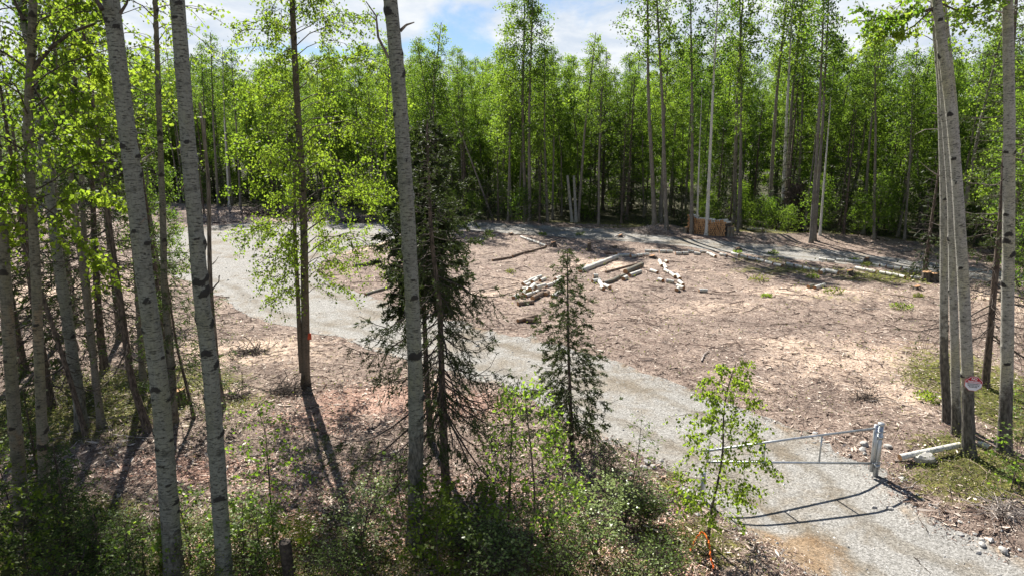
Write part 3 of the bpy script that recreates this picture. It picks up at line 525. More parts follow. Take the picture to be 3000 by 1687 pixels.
for k_, q in enumerate(([(210, 95), (250, 150), (280, 210), (330, 240)], [(110, 190), (190, 230), (250, 330), (300, 350)], [(100, 260), (170, 380), (240, 440), (300, 470)], [(120, 640), (180, 590), (250, 560), (330, 600)], [(120, 600), (200, 660), (260, 740), (330, 850)], [(90, 400), (40, 460), (10, 540), (-20, 600)], [(100, 560), (60, 640), (30, 700), (0, 780)], [(150, 140), (200, 30), (260, -10), (300, -30)])):
    leaf_spray(r_, b_, q, .010, 460, .072, g_, M_LEAF, spread=.26, dy=-.12 if k_ % 2 else .2)
r_, p_, g_, b_ = px_tree('birch_tree', 'grey flaky birch leaning left, third trunk from the left photo edge', 'tree', [(240, 1252), (228, 1140), (217, 1071), (196, 930), (182, 837), (170, 762), (140, 528), (120, 380), (98, 240)], .115, 12.5, M_ASPEN, 12, GL, oldz=3.5, oldamt=.6, scars=26, sides=22, rtop=.4)
add_crown(r_, p_, g_, 12.5, .1, 6.6, 2.1, 40, 5200, .075, droop=.3)
r_, p_, g_, b_ = px_tree('spruce_tree', 'dark thin dead trunk leaning across in front of the third birch', 'tree', [(252, 1275), (205, 1110), (150, 940), (118, 850), (90, 780)], .05, 7, M_SPRB, 13, GL, rtop=.4)
add_spruce(r_, p_, g_, 7, .08, 1.0, .8, 46, fl=.09, fw=.02, bare=.6, dens=.5, foil=lambda z, a: .2)
r_, p_, g_, b_ = px_tree('aspen_tree', 'tan slender trunk in sun between the third birch and the dark leaning trunk', 'tree', [(282, 1158), (276, 1080), (262, 900), (250, 760), (240, 560)], .07, 11, M_BIRCH, 14, GL, oldz=3, oldamt=.4, scars=10)
add_crown(r_, p_, g_, 11, .08, 5.4, 1.5, 30, 2400, .08)
r_, p_, g_, b_ = px_tree('spruce_tree', 'dark spruce with bare lower limbs standing behind the left birches', 'tree', [(308, 1080), (296, 1000), (284, 850), (272, 600), (266, 400), (262, 250)], .10, 9.6, M_SPRB, 15, GL, rtop=.2)
add_spruce(r_, p_, g_, 9.6, .10, 1.3, 2.3, 170, fl=.12, fw=.028, dens=.8, bare=.35, droop=.35, twigs=.8, foil=lambda z, a: np.clip((z - 1.5) / 3, .25, .95))
r_, p_, g_, b_ = px_tree('spruce_tree', 'dark brown thin trunk with snapped limbs just left of the thick scarred aspen', 'tree', [(434, 1262), (412, 1190), (387, 1130), (362, 950), (346, 837), (325, 700), (300, 500)], .075, 9.5, M_SPRB, 16, GL, rtop=.25)
add_spruce(r_, p_, g_, 9.5, .09, 1.6, 1.4, 90, fl=.10, fw=.024, dens=.6, bare=.5, droop=.3, twigs=.8, foil=lambda z, a: np.clip((z - 1.5) / 3, .15, .8))
r_, p_, g_, b_ = px_tree('aspen_tree', 'ochre lit slim trunk half hidden behind the thick scarred aspen', 'tree', [(420, 1132), (412, 980), (403, 837), (392, 700), (375, 500)], .08, 11, M_BIRCH, 17, GL, oldz=2, oldamt=.4, scars=10)
add_crown(r_, p_, g_, 11, .08, 6, 1.3, 28, 1900, .08)
r_, p_, g_, b_ = px_tree('birch_tree', 'thin reddish-grey birch between the two large near aspens', 'tree', [(511, 1238), (505, 1130), (498, 1013), (481, 850), (478, 645), (469, 410), (462, 200)], .078, 11, M_BIRCH, 18, GL, oldz=3, oldamt=.5, scars=18, sides=18)
add_crown(r_, p_, g_, 11, .08, 5.6, 1.2, 28, 1900, .07)
r_, p_, g_, b_ = px_tree('spruce_tree', 'slight spruce with pale olive boughs reaching over the left end of the gravel', 'tree', [(568, 1225), (545, 1120), (520, 1030), (500, 900), (480, 760), (470, 620)], .035, 4.6, M_SPRB, 19, GL, rtop=.3)
add_spruce(r_, p_, g_, 4.6, .05, .8, 1.25, 90, M_NEEDLEY, fl=.09, fw=.018, bare=.5, droop=.4, twigs=1.0)
r_, p_, g_, b_ = px_tree('dead_snag', 'dark weathered snag with two short spikes, right behind the pale smooth aspen', 'dead tree', [(652, 1190), (636, 1080), (626, 960), (616, 850), (613, 700), (612, 540), (600, 420), (587, 320)], .062, 6.6, M_DEAD, 20, rtop=.45)
stub(r_, b_, [(622, 850), (632, 835), (641, 826), (643, 805), (640, 815)], .02); stub(r_, b_, [(622, 775), (632, 765), (640, 752)], .012)
# mid twin birch
r_, p_, g_, b_ = px_tree('birch_tree', 'bright yellow-green birch standing alone at the near edge of the drive, forked from the foot', 'tree', [(895, 1128), (895, 990), (893, 850), (891, 704), (886, 528), (874, 352), (862, 147), (856, 0)], .105, 12.6, M_YOUNG, 21, oldz=3.5, oldamt=.5, scars=26, sides=22, rtop=.35)
add_crown(r_, p_, g_, 9.7, .10, 2.2, 2.35, 80, 24000, .062, droop=.42, up=.85, sub=8, bias=(1, 0, .22), spread=.06, hang=.6)
LG, CG = crown_geo(p_, 12.6, .07, 8.2, 1.5, 30, 2600, .06, g_); link('branches', LG.mesh('branches', M_TWIG, True), r_); link('leaves', CG.mesh('leaves', M_LEAF), r_)
P = np.array([onplane(u, v, b_[1] - .05) - b_ for u, v in [(884, 1090), (878, 1000), (872, 850), (864, 700), (862, 587), (866, 470)]]); s = np.linspace(0, 5, 30)
G = Geo(); tubes(G, np.stack([np.interp(s, np.arange(6), P[:, k]) for k in range(3)], 1), np.linspace(.062, .03, 30), 12, uv=True); link('second_stem', G.mesh('second_stem', M_YOUNG, True), r_)
G = Geo(); tubes(G, np.array([(0, 0, -.05), (0, 0, .05)]) , np.array([.001, .001]), 3)
tb = onplane(906, 985, b_[1] - .06); Gt = Geo(); V8 = np.array([(x, y, z) for z in (-.08, .08) for x, y in ((-.05, -.012), (.05, -.012), (.05, .012), (-.05, .012))])
BOXF = np.array([(0, 3, 2, 1), (4, 5, 6, 7), (0, 1, 5, 4), (1, 2, 6, 5), (2, 3, 7, 6), (3, 0, 4, 7)])
Gt.add(V8, BOXF); o = link('marker_tag', Gt.mesh('marker_tag', M_REDTAG), None, tuple(tb)); tag(o, 'small orange-red tag nailed to the bright green birch trunk', 'tag')
# --- spruces in the middle
r_, p_, g_, b_ = px_tree('spruce_tree', 'large dark spruce with long drooping bare twigs behind the tall grey aspen', 'tree', [(1307, 1455), (1301, 1300), (1295, 1130), (1287, 850), (1268, 762), (1258, 587), (1250, 346)], .078, 6.3, M_SPRB, 22, rtop=.18)
add_spruce(r_, p_, g_, 6.25, .09, 1.6, 1.55, 150, fl=.075, fw=.018, dens=1.3, bare=.62, droop=.68, twigs=1.2, prof=.8, hangf=.9)
# denser second spruce crown
r_, p_, g_, b_ = px_tree('spruce_tree', 'slimmer dense spruce close behind the large dark one', 'tree', [(1262, 1290), (1250, 1100), (1240, 850), (1236, 700), (1250, 420), (1252, 352)], .065, 6.4, M_SPRB, 23, rtop=.15)
add_spruce(r_, p_, g_, 6.35, .07, 3.1, .85, 200, fl=.08, fw=.026, dens=2.0, bare=.05, droop=.4, twigs=1.7, prof=.5)
r_, p_, g_, b_ = px_tree('spruce_tree', 'small slender spruce with sparse boughs in front of the drive', 'tree', [(1678, 1337), (1672, 1200), (1666, 1050), (1663, 870), (1662, 727)], .045, 4.15, M_SPRB, 24, rtop=.15)
add_spruce(r_, p_, g_, 4.15, .05, .55, .78, 150, M_NEEDLE, fl=.07, fw=.02, dens=2.0, bare=.27, droop=.45, twigs=1.1, prof=.7)
r_, p_, g_, b_ = px_tree('spruce_tree', 'tiny crooked spruce top with nodding tip between the two middle spruces', 'tree', [(1492, 1480), (1496, 1350), (1502, 1200), (1512, 1130), (1528, 1085)], .022, 2.3, M_SPRB, 25, rtop=.3)
add_spruce(r_, p_, g_, 2.3, .03, .5, .5, 34, M_NEEDLE, fl=.06, fw=.014, bare=.5, droop=.5)
# young spruces at the left bottom
for i, (u, v, h_, rr_, lb) in enumerate([(-90, 1700, 3.5, .9, 'bright young spruce half outside the left photo edge'), (210, 1640, 1.9, .75, 'young spruce under the scarred edge aspen, boughs drooping to the right'), (300, 1690, 1.1, .5, 'knee-high spruce seedling left of the thick scarred aspen foot'), (130, 1500, 2.2, .7, 'shaded young spruce at the foot of the mossy forked birch'), (390, 1720, .9, .45, 'smallest spruce seedling at the bottom left')]):
    b = at(u, v); r_ = empty('young_spruce', b, lb, 'tree', 'young spruces under the left stand'); g_ = np.random.default_rng(40 + i); pth = trunk_path([(0, 0, 0), (.02, 0, h_)], h_)
    gg, _ = trunk_geo(pth, .014 + .008 * h_, h_, g_, 8, .2); link('trunk', gg.mesh('trunk', M_SPRB, True), r_); add_spruce(r_, pth, g_, h_, .03, .1, rr_, int(40 + 26 * h_), M_NEEDLEY, fl=.055, fw=.016, bare=.05, droop=.15, dens=1.2, prof=.9)

# ---------------------------------------------------------------- saplings, shrubs, ferns
def sapling(name, label, cat, pts, H, r0, cb, Rr, nb, nl, ls, seed, m=None, group=None, **k):
    r_, p_, g_, b_ = px_tree(name, label, cat, pts, r0, H, M_TWIG, seed, group, sides=8, rtop=.2, flare=.1)
    add_crown(r_, p_, g_, H, r0, cb, Rr, nb, nl, ls, m, **k); return r_
sapling('birch_sapling', 'leafy birch sapling in front of the left end of the gate', 'sapling', [(2073, 1594), (2085, 1480), (2100, 1415), (2118, 1370), (2120, 1150), (2155, 1075)], 2.95, .026, .4, .74, 60, 3300, .058, 50, M_LEAF, droop=.4, up=.7, sub=4, hang=.8, spread=.03)
sapling('birch_sapling', 'tall thin birch sapling right of the pale smooth aspen', 'sapling', [(800, 1560), (788, 1400), (782, 1300), (770, 1200), (735, 1165)], 2.2, .016, .35, .62, 30, 700, .058, 51, M_LEAFG, droop=.3, up=.5, sub=4, hang=.5, spread=.03)
sapling('birch_sapling', 'dark green sapling beside the foot of the middle spruces', 'sapling', [(1545, 1687), (1570, 1500), (1560, 1350), (1540, 1180)], 2.9, .022, .9, .75, 40, 1700, .058, 52, M_LEAFG, droop=.2, up=.5, hang=.4)
GS = 'saplings and shrubs along the bottom edge'
for i, (u, v, H_, Rr_, nl_, mm, lb) in enumerate([
    (560, 1640, 1.1, .4, 500, M_LEAF, 'bright green sapling between the two large aspen trunks'), (720, 1680, 1.15, .5, 700, M_LEAFG, 'leafy sapling just right of the pale smooth aspen foot'), (770, 1660, .9, .4, 380, M_LEAF, 'yellow-green sapling left of the fern'),
    (1240, 1640, 1.3, .55, 900, M_LEAF, 'deep green sapling covering the scorched aspen foot'), (1380, 1620, 1.3, .55, 800, M_LEAF, 'bushy green sapling under the large dark spruce'), (1290, 1690, 1.2, .5, 800, M_LEAF, 'lit sapling right of the scorched aspen foot'),
    (90, 1700, 1.4, .6, 900, M_LEAF, 'broad-leaved shrub in the bottom left corner'), (40, 1560, 1.5, .5, 700, M_LEAF, 'yellow-green shrub on the left photo edge'), (430, 1700, .8, .45, 500, M_LEAFG, 'low shrub in front of the thick scarred aspen foot'),
    (2960, 1440, 1.1, .45, 420, M_LEAFG, 'thin bright sapling at the foot of the lone white aspen'), (2990, 1300, 1.2, .5, 380, M_LEAFG, 'leafy sapling on the right photo edge'), (1640, 1480, 1.2, .35, 220, M_LEAFG, 'sparse sapling at the foot of the small slender spruce'), (1850, 1420, 1.25, .3, 180, M_LEAFG, 'very thin twiggy sapling at the cobbled drive edge'), (1180, 1500, 1.0, .35, 350, M_LEAFG, 'small sapling left of the tall grey aspen foot'), (640, 1250, .5, .3, 160, M_LEAFG, 'low seedling in sun behind the pale smooth aspen')]):
    b = at(u, v); r_ = empty('leafy_sapling', b, lb, 'sapling', GS); g_ = np.random.default_rng(70 + i); pth = trunk_path([(0, 0, 0), (g_.normal(0, .06), 0, H_ * .5), (g_.normal(0, .12), 0, H_)], H_)
    gg, _ = trunk_geo(pth, .012, H_, g_, 6, .3, flare=.1); link('stem', gg.mesh('stem', M_TWIG, True), r_); LG, CG = crown_geo(pth, H_, .012, H_ * .18, Rr_, 20, int(nl_ * .75), .066, g_, droop=.2, up=.6, sub=4, spread=.03, hang=.15, flat=.8)
    link('twigs', LG.mesh('twigs', M_TWIG, True), r_); link('foliage', CG.mesh('foliage', mm), r_)
def shrub(label, u, v, H_, Rr_, nl_, ls, seed, m, group=GS, nst=9):
    b = at(u, v); g_ = np.random.default_rng(seed); r_ = empty('shrub', b, label, 'shrub', group); LG, CG = Geo(), Geo()
    for s_i in range(nst):
        a = s_i * 2.4 + g_.uniform(0, 1); tip = (Rr_ * .8 * math.cos(a) * g_.uniform(.3, 1), Rr_ * .8 * math.sin(a) * g_.uniform(.3, 1)); hh = H_ * g_.uniform(.65, 1.05)
        z = np.linspace(0, hh, 12); t = z / hh; P = np.stack((tip[0] * t ** 1.3, tip[1] * t ** 1.3, z), 1); P[1:] += g_.normal(0, .008, (11, 3)); tubes(LG, P, .009 * np.linspace(1, .35, 12), 5)
        l, c = crown_geo(P, hh, .009, hh * .25, Rr_ * .45, 9, int(nl_ * .5) // nst, ls * 1.35, g_, droop=.1, up=.8, sub=3, spread=.025, hang=-.05, flat=1)
        for src, dst in ((l, LG), (c, CG)):
            for k in range(len(src.v)): pass
            vv = np.concatenate(src.v); dst.add(vv, np.concatenate(src.l).reshape(-1, 4), 0, np.concatenate(src.t))
    link('stems', LG.mesh('stems', M_TWIG, True), r_); link('foliage', CG.mesh('foliage', m), r_)
for i, a in enumerate([('pale grey-green shrub left of the scorched aspen foot', 1060, 1600, .95, .85, 2600, .032), ('grey-green shrub in the bottom centre, right of the pale dead stick', 1740, 1640, 1.15, .85, 3000, .034), ('pale leafy shrub below the small slender spruce', 1830, 1540, .95, .7, 2200, .032), ('low shrub at the very bottom, left of centre', 1010, 1700, .6, .7, 1800, .03), ('dark leafy shrub at the very bottom centre', 1440, 1700, .5, .65, 1300, .032), ('thin shrub of small leaves beside the cobbled drive edge', 1780, 1430, .8, .5, 900, .03), ('low shrub beside the orange tape', 1930, 1690, .5, .6, 1500, .03), ('short shrub left of the sawn dark stump', 740, 1700, .45, .5, 1000, .03), ('mixed low shrub below the young spruces at the left', 330, 1620, .55, .7, 1400, .03), ('tangled shrub near the left edge aspen', 200, 1560, .7, .7, 1400, .032), ('small shrub between the scorched aspen and the dark green sapling', 1600, 1580, .8, .6, 1700, .032)]):
    shrub(*a[:5], a[5], a[6], 120 + i, M_LEAFSHR if i in (0, 1, 2, 5) else M_LEAFG)
UG = []
for k in range(3):
    g_ = np.random.default_rng(700 + k); LG, CG = Geo(), Geo()
    for s_i in range(8):
        a = s_i * 2.4; hh = g_.uniform(.4, .75); z = np.linspace(0, hh, 8); t = z / hh; P = np.stack((.35 * math.cos(a) * t ** 1.3, .35 * math.sin(a) * t ** 1.3, z), 1); P[1:] += g_.normal(0, .01, (7, 3)); tubes(LG, P, .007 * np.linspace(1, .35, 8), 4)
        l, c = crown_geo(P, hh, .008, hh * .2, .28, 9, 85, .046, g_, droop=.1, up=.8, sub=3, spread=.03, hang=-.05, flat=1)
        for src, dst in ((l, LG), (c, CG)): dst.add(np.concatenate(src.v), np.concatenate(src.l).reshape(-1, 4), 0, np.concatenate(src.t))
    UG.append((LG.mesh('stems', M_TWIG, True), CG.mesh('foliage', (M_LEAFSHR, M_LEAFG, M_LEAF)[k])))
r2 = random.Random(4)
AV = [at(900, 1560), at(1100, 1480), at(1450, 1480), at(880, 1610), at(848, 1690), at(1955, 1640), at(2060, 1640)]
for k in range(17):
    x = r2.uniform(-6.5, 2.6); y = r2.uniform(8.0, 10.2 if x > -2.5 else 9.3)
    if any(math.hypot(x - a[0], y - a[1]) < .75 for a in AV): continue
    k3 = r2.choice((0, 0, 1, 2)); o = empty('undergrowth_shrub', (x, y, H1(x, y)), 'knee-high shrub in the tangled undergrowth along the bottom edge', 'shrub', 'knee-high undergrowth shrubs', r2.uniform(0, 6), r2.uniform(.6, 1.15))
    link('stems', UG[k3][0], o); link('foliage', UG[k3][1], o)
# small green tufts out on the cleared ground
GT = 'fresh green tufts on the cleared ground'
for i, (u, v, s_, lb) in enumerate([(2225, 825, .55, 'bright green tuft beside the white log row'), (2265, 745, .35, 'upright yellow-green tuft at the drive edge behind the white log row'), (2245, 870, .25, 'small tuft below the bright green one'), (2440, 860, .5, 'spreading tuft right of the two-log pair'), (2640, 905, .5, 'yellow-green patch near the left aspen of the close three'), (2380, 815, .35, 'tuft in front of the mossy stump'), (1495, 800, .3, 'single light seedling left of the log heap'), (1700, 690, .4, 'green tuft on the far drive edge near the tall stump'), (1590, 690, .35, 'pale tuft at the far drive edge left of the tall stump'), (2540, 780, .4, 'tuft beside the small back-row stump'), (2160, 742, .3, 'tuft left of the long white log row'), (2720, 1170, .4, 'tuft at the foot of the left aspen of the close three'), (2690, 870, .25, 'tuft by the low flat stump'), (1000, 735, .3, 'tuft in the sandy patch inside the drive loop'), (2500, 765, .3, 'grassy tuft between the back log row and the mossy stump')]):
    b = at(u, v); g_ = np.random.default_rng(150 + i); N = int(260 * s_ + 60); a = g_.uniform(0, 6.28, N); rr_ = s_ * np.sqrt(g_.uniform(0, 1, N)) * .8; z = g_.uniform(.02, .55, N) * s_ * (1 - (rr_ / s_) * .6)
    G = Geo(); leaves(G, np.stack((rr_ * np.cos(a), rr_ * np.sin(a) * .7, z), 1), .085, g_, -.6, .2); S = Geo(); 
    n_ = 12; P = np.zeros((n_, 3, 3)); aa = g_.uniform(0, 6.28, n_); P[:, 1, :2] = .2 * s_ * np.stack((np.cos(aa), np.sin(aa)), 1); P[:, 2, :2] = .5 * s_ * np.stack((np.cos(aa), np.sin(aa)), 1); P[:, 1, 2] = .25 * s_; P[:, 2, 2] = .45 * s_; P[:, 0, 2] = -.02
    r_ = empty('green_tuft', b, lb, 'plant', GT); tubes(S, P, np.full((n_, 3), .004), 3); link('stems', S.mesh('stems', M_TWIG), r_); link('leaves', G.mesh('leaves', M_LEAF if i % 3 else M_COVER), r_)
def fern(label, u, v, n_, L, seed, lean=0.0):
    b = at(u, v); g_ = np.random.default_rng(seed); r_ = empty('fern', b, label, 'fern', 'ferns near the bottom edge')
    for k in range(n_):
        G = Geo(); a = k * 2.4 + g_.uniform(0, .6); ln = L * g_.uniform(.75, 1.1); s = np.linspace(0, 1, 30); out = .72 * ln * s ** 1.3; up_ = ln * (s - .38 * s ** 2.2)
        P = np.stack((out * math.cos(a), out * math.sin(a), up_), 1); tubes(G, P, .004 * np.linspace(1, .3, 30), 3)
        T = norm(np.gradient(P, axis=0)); side = norm(np.cross(T, np.array((0, 0, 1.)))); w_ = .21 * ln * np.sin(np.pi * np.clip(s * .93 + .12, 0, 1)) ** .8
        for sg in (-1, 1):
            c = P[4::2]; tip = c + side[4::2] * sg * w_[4::2, None] + T[4::2] * w_[4::2, None] * .35; wd = T[4::2] * .011 * ln / .6
            V = np.stack((c - wd, (c + tip) / 2 - wd * .9, tip, (c + tip) / 2 + wd * .9), 1); G.add(V.reshape(-1, 3), np.arange(len(c) * 4).reshape(-1, 4), 0, .6)
        link('frond', G.mesh('frond', M_FERN), r_)
fern('bright fern with broad fronds near the sawn dark stump', 890, 1600, 7, .72, 200); fern('yellow-green fern upright at the drive edge left of the white rock', 1955, 1440, 5, .6, 201); fern('small fern left of the orange tape', 1955, 1640, 5, .4, 202); fern('small dark fern at the bottom centre left of the orange tape', 1900, 1600, 4, .35, 203)

# ---------------------------------------------------------------- the wood beyond: individual trees copied from a few models
def model_birch(seed, H, r0, cb, Rr, nb, nl, ls, barkm, leafm=None, bend=.3, **k):
    g = np.random.default_rng(seed); pth = trunk_path([(0, 0, 0), (g.normal(0, bend * .5), g.normal(0, bend * .5), H * .5), (g.normal(0, bend), g.normal(0, bend), H)], H, .4); pth[0, 2] = -.2
    tg, _ = trunk_geo(pth, r0, H, g, 8, .25, 2.5, .4, 0, .3); LG, CG = crown_geo(pth, H, r0, cb, Rr, nb, nl, ls, g, **k)
    return [('trunk', tg.mesh('trunk', barkm, True)), ('branches', LG.mesh('branches', M_TWIG)), ('crown', CG.mesh('crown', leafm or M_LEAFFAR))]
def model_spruce(seed, H, r0, z0, Rr, nb, **k):
    g = np.random.default_rng(seed); pth = trunk_path([(0, 0, 0), (g.normal(0, .1), 0, H)], H, .4); pth[0, 2] = -.2; tg, _ = trunk_geo(pth, r0, H, g, 7, .15)
    LG, CG = spruce_geo(pth, H, r0, z0, Rr, nb, g, fl=.22, fw=.06, dens=.8, twigs=.35, **k); return [('trunk', tg.mesh('trunk', M_SPRB, True)), ('branches', LG.mesh('branches', M_TWIG)), ('crown', CG.mesh('crown', M_NEEDLE))]
kw = dict(droop=.3, up=.95, sub=4, spread=.13, hang=.25)
MB = [model_birch(300, 12.0, .10, 2.6, 1.9, 60, 10500, .10, M_FARB, **kw), model_birch(301, 11.0, .09, 1.6, 1.7, 56, 10000, .10, M_FARB, **kw), model_birch(302, 13.0, .11, 4.2, 1.9, 54, 9500, .10, M_BIRCH, **kw), model_birch(303, 9.5, .07, 1.0, 1.5, 50, 9000, .095, M_FARB, M_LEAFG, **kw), model_birch(304, 11.5, .10, 3.0, 2.2, 64, 12000, .10, M_BIRCH, M_LEAFFAR, **kw)]
MT = [model_birch(310, 14.5, .13, 8.5, 1.5, 34, 2300, .13, M_FARB, bend=.35, droop=.1, up=.7, sub=5, spread=.12), model_birch(311, 13.5, .11, 7.6, 1.2, 34, 2000, .13, M_FARB, bend=.4, droop=.2, up=.8, sub=5, spread=.12), model_birch(312, 14.5, .12, 8.0, 1.3, 30, 1800, .13, M_WHITE, bend=.3, droop=.1, up=.7, sub=5, spread=.12)]
MS = [model_spruce(320, 9.5, .12, .6, 1.5, 110, bare=.25, droop=.3), model_spruce(321, 6.5, .09, .3, 1.2, 90, bare=.15, droop=.25), model_spruce(322, 11, .13, 2.5, 1.3, 110, bare=.35, droop=.4)]
MU = [model_birch(330, 3.6, .03, .3, 1.1, 34, 2600, .10, M_TWIG, M_LEAFG, droop=.2, up=.9, sub=5, spread=.14), model_birch(331, 2.2, .02, .1, .9, 26, 1900, .09, M_TWIG, M_LEAFFAR, droop=.1, up=.9, sub=5, spread=.12), model_spruce(332, 2.6, .04, .1, .9, 60, bare=.05, droop=.2)]
rt = random.Random(9)
MH = {id(m): h for m, h in zip(MB + MT, (12.0, 11.0, 13.0, 9.5, 11.5, 14.5, 13.5, 14.5))}
def plant(name, model, x, y, label, group, s=1.0, rz=None, lean=None, cat='tree', crown=True):
    o = empty(name, (x, y, H1(x, y) - .02), label, cat, group, rt.uniform(0, 6.28) if rz is None else rz, s)
    if lean: o.rotation_euler = (lean[1], lean[0], 0)
    for nm, me in model:
        if crown or nm == 'trunk': link(nm, me, o)
    return o
# trees one can single out along the wood's edge: base pixel, lean, model, label
EDGE_T = [
 (1540, 650, MB[4], 1.24, (-0.005, 0), 'broad-crowned birch with several stems, tallest in the middle of the wood edge'), (1552, 652, MT[0], .95, (-0.02, 0), 'straight companion stem beside the broad-crowned birch'), (1488, 650, MT[1], .72, (0.015, 0), 'slim grey trunk left of the broad-crowned birch'),
 (1445, 645, MT[1], .68, (-0.36, 0), 'birch leaning far to the left over a curved foot'), (1290, 640, MB[2], .85, (-0.05, 0), 'white-stemmed birch with a pointed crown right of the tall grey aspen'),
 (1918, 668, MT[0], 1.06, (-0.107, 0), 'tall bare trunk leaning slightly left, first of the pair left of the woodpile'), (1953, 668, MT[1], 1.10, (-0.098, .02), 'tall bare trunk, second of the pair left of the woodpile'),
 (2026, 686, MT[1], 1.02, (-0.063, 0), 'greyish trunk standing against the left part of the woodpile'), (2041, 686, MT[2], .55, (-0.05, 0), 'thinnest trunk standing against the woodpile'), (2070, 690, MT[2], .93, (-0.043, 0), 'white birch trunk standing in front of the woodpile centre'),
 (2152, 662, MT[0], 1.02, (-0.07, 0), 'dark trunk close behind the right end of the woodpile'), (2168, 670, MT[1], 1.10, (-0.075, 0), 'dark straight trunk just right of the woodpile'), (2252, 664, MT[0], 1.06, (-0.04, 0), 'thick grey trunk left of the brown root mass'), (2290, 668, MT[2], 1.02, (-0.068, 0), 'pale tall trunk in front of the brown root mass'),
 (2300, 662, MT[0], 1.02, (-0.05, 0), 'trunk leaning right just beyond the brown root mass'), (2336, 655, MT[1], 1.02, (-0.06, 0), 'slim trunk right of the brown root mass'), (2377, 699, MT[1], 1.0, (-0.043, 0), 'left stem of the close slender pair beside the far drive'), (2386, 697, MT[1], .98, (-0.037, 0), 'right stem of the close slender pair beside the far drive'), (2402, 690, MT[2], .6, (-0.05, 0), 'thin stem just right of the close slender pair'),
 (2560, 703, MT[1], .82, (-0.11, 0), 'lone slender trunk midway between the slender pair and the close aspens'), (2630, 695, MB[1], .9, (0, 0), 'leafy birch left of the close aspens'), (2700, 690, MT[0], .62, (-0.2, 0), 'dark trunk leaning left in front of the sunlit moss'), (2590, 672, MS[0], .85, (0, 0), 'dark spruce beyond the lone slender trunk'),
 (1820, 655, MS[2], .62, (0, 0), 'narrow dead-looking spruce left of the tall bare pair'), (1580, 655, MS[0], .62, (0, 0), 'dark spruce right of the broad-crowned birch'), (1460, 648, MS[1], .8, (0, 0), 'dark small spruce left of the slim grey trunk'), (1360, 640, MS[2], .75, (0, 0), 'tall thin spruce behind the leaning curved birch'), (2470, 690, MS[1], 1.0, (0, 0), 'bushy spruce right of the slender pair'),
 (2020, 660, MS[1], .7, (0, 0), 'small spruce behind the left end of the woodpile'), (1100, 640, MS[1], 1.1, (0, 0), 'spruce on the wood edge left of the large dark spruce'),
 (610, 600, MT[1], .88, (0.045, 0), 'left stem of the thin trunks seen beside the snag'), (640, 604, MT[0], .85, (0.035, 0), 'second of the thin trunks seen beside the snag'), (672, 606, MT[2], .78, (0.03, 0), 'third of the thin trunks right of the snag'), (705, 606, MT[1], .84, (0.02, 0), 'fourth of the thin trunks right of the snag'), (600, 640, MS[1], .7, (0, 0), 'small spruce behind the pale smooth aspen')]
for u, v, md, s, ln, lb in EDGE_T:
    b = at(u, v); plant('spruce_tree' if md in MS else 'birch_tree', md, b[0], b[1], lb, 'trees one can single out along the wood edge', s, lean=ln)
pts = []
def scatter(N, x0, x1, d0, d1, mind):
    out = []
    for _ in range(N * 30):
        if len(out) >= N: break
        x = rt.uniform(x0, x1); y = float(tline(x)) + rt.uniform(d0, d1)
        if all((x - a) ** 2 + (y - b) ** 2 > mind ** 2 for a, b in pts): pts.append((x, y)); out.append((x, y))
    return out
def zone(x, y):
    u = 1500 + 2000 * x / y
    return ('behind the left drive bend' if u < 800 else 'behind the middle spruces' if u < 1400 else 'behind the log heaps' if u < 2000 else 'behind the woodpile' if u < 2400 else 'at the right side')
for N, d0, d1, md, nm in ((70, 3.6, 7, 1.1, 'front'), (92, 7, 13, 1.05, 'middle'), (108, 13, 26, 1.2, 'back')):
    for x, y in scatter(N, -43, 43, d0, d1, md):
        m_ = rt.choices(MB + MT[:1], (3, 4, 2, 4, 2, 1 if nm == 'front' else 0))[0]
        hgt = rt.uniform(8.4, 11.4) if nm != 'back' else rt.uniform(9.8, 12.8)
        if m_ in MT: hgt = rt.uniform(10, 12)
        plant('birch_tree', m_, x, y, 'leafy birch in the %s of the wood, %s' % (nm, zone(x, y)), 'birches in the %s of the wood, %s' % (nm, zone(x, y)), hgt / MH[id(m_)], lean=(rt.gauss(0, .03), rt.gauss(0, .03)))
for x, y in scatter(56, -40, 40, 2, 10, .9): plant('spruce_tree', rt.choice(MS), x, y, 'dark spruce among the birches %s' % zone(x, y), 'spruces scattered in the wood %s' % zone(x, y), rt.uniform(.65, 1.0))
for x, y in scatter(30, -34, 34, -.1, 3.0, 1.0): plant('birch_tree', rt.choice(MT[:2]), x, y, 'thin bare trunk at the front of the wood, %s' % zone(x, y), 'thin bare trunks along the front of the wood, %s' % zone(x, y), rt.uniform(.62, .86), lean=(rt.gauss(-.03, .05), rt.gauss(0, .03)))
for x, y in scatter(170, -42, 40, -.2, 12, .7): plant('undergrowth_bush', rt.choice(MU), x, y, 'leafy undergrowth bush at the foot of the wood %s' % zone(x, y), 'undergrowth bushes %s' % zone(x, y), rt.uniform(.6, 1.15), cat='bush')
for i, (x, y, md, s) in enumerate([(15.5, 19.5, MB[1], .8), (17.8, 24, MB[0], .9), (20.5, 27.5, MB[4], .85), (19.3, 22, MS[0], .9), (23, 30, MB[2], .9), (17.2, 27.8, MS[1], 1.0), (21.8, 24.5, MB[3], .9), (24, 33, MS[2], .9), (15.2, 16.5, MS[1], .8), (26, 29, MB[0], .9)]):
    plant('spruce_tree' if md in MS else 'birch_tree', md, x, y, ('spruce' if md in MS else 'leafy birch') + ' in the right-hand wood beyond the lone white aspen', 'trees at the right photo edge', s)
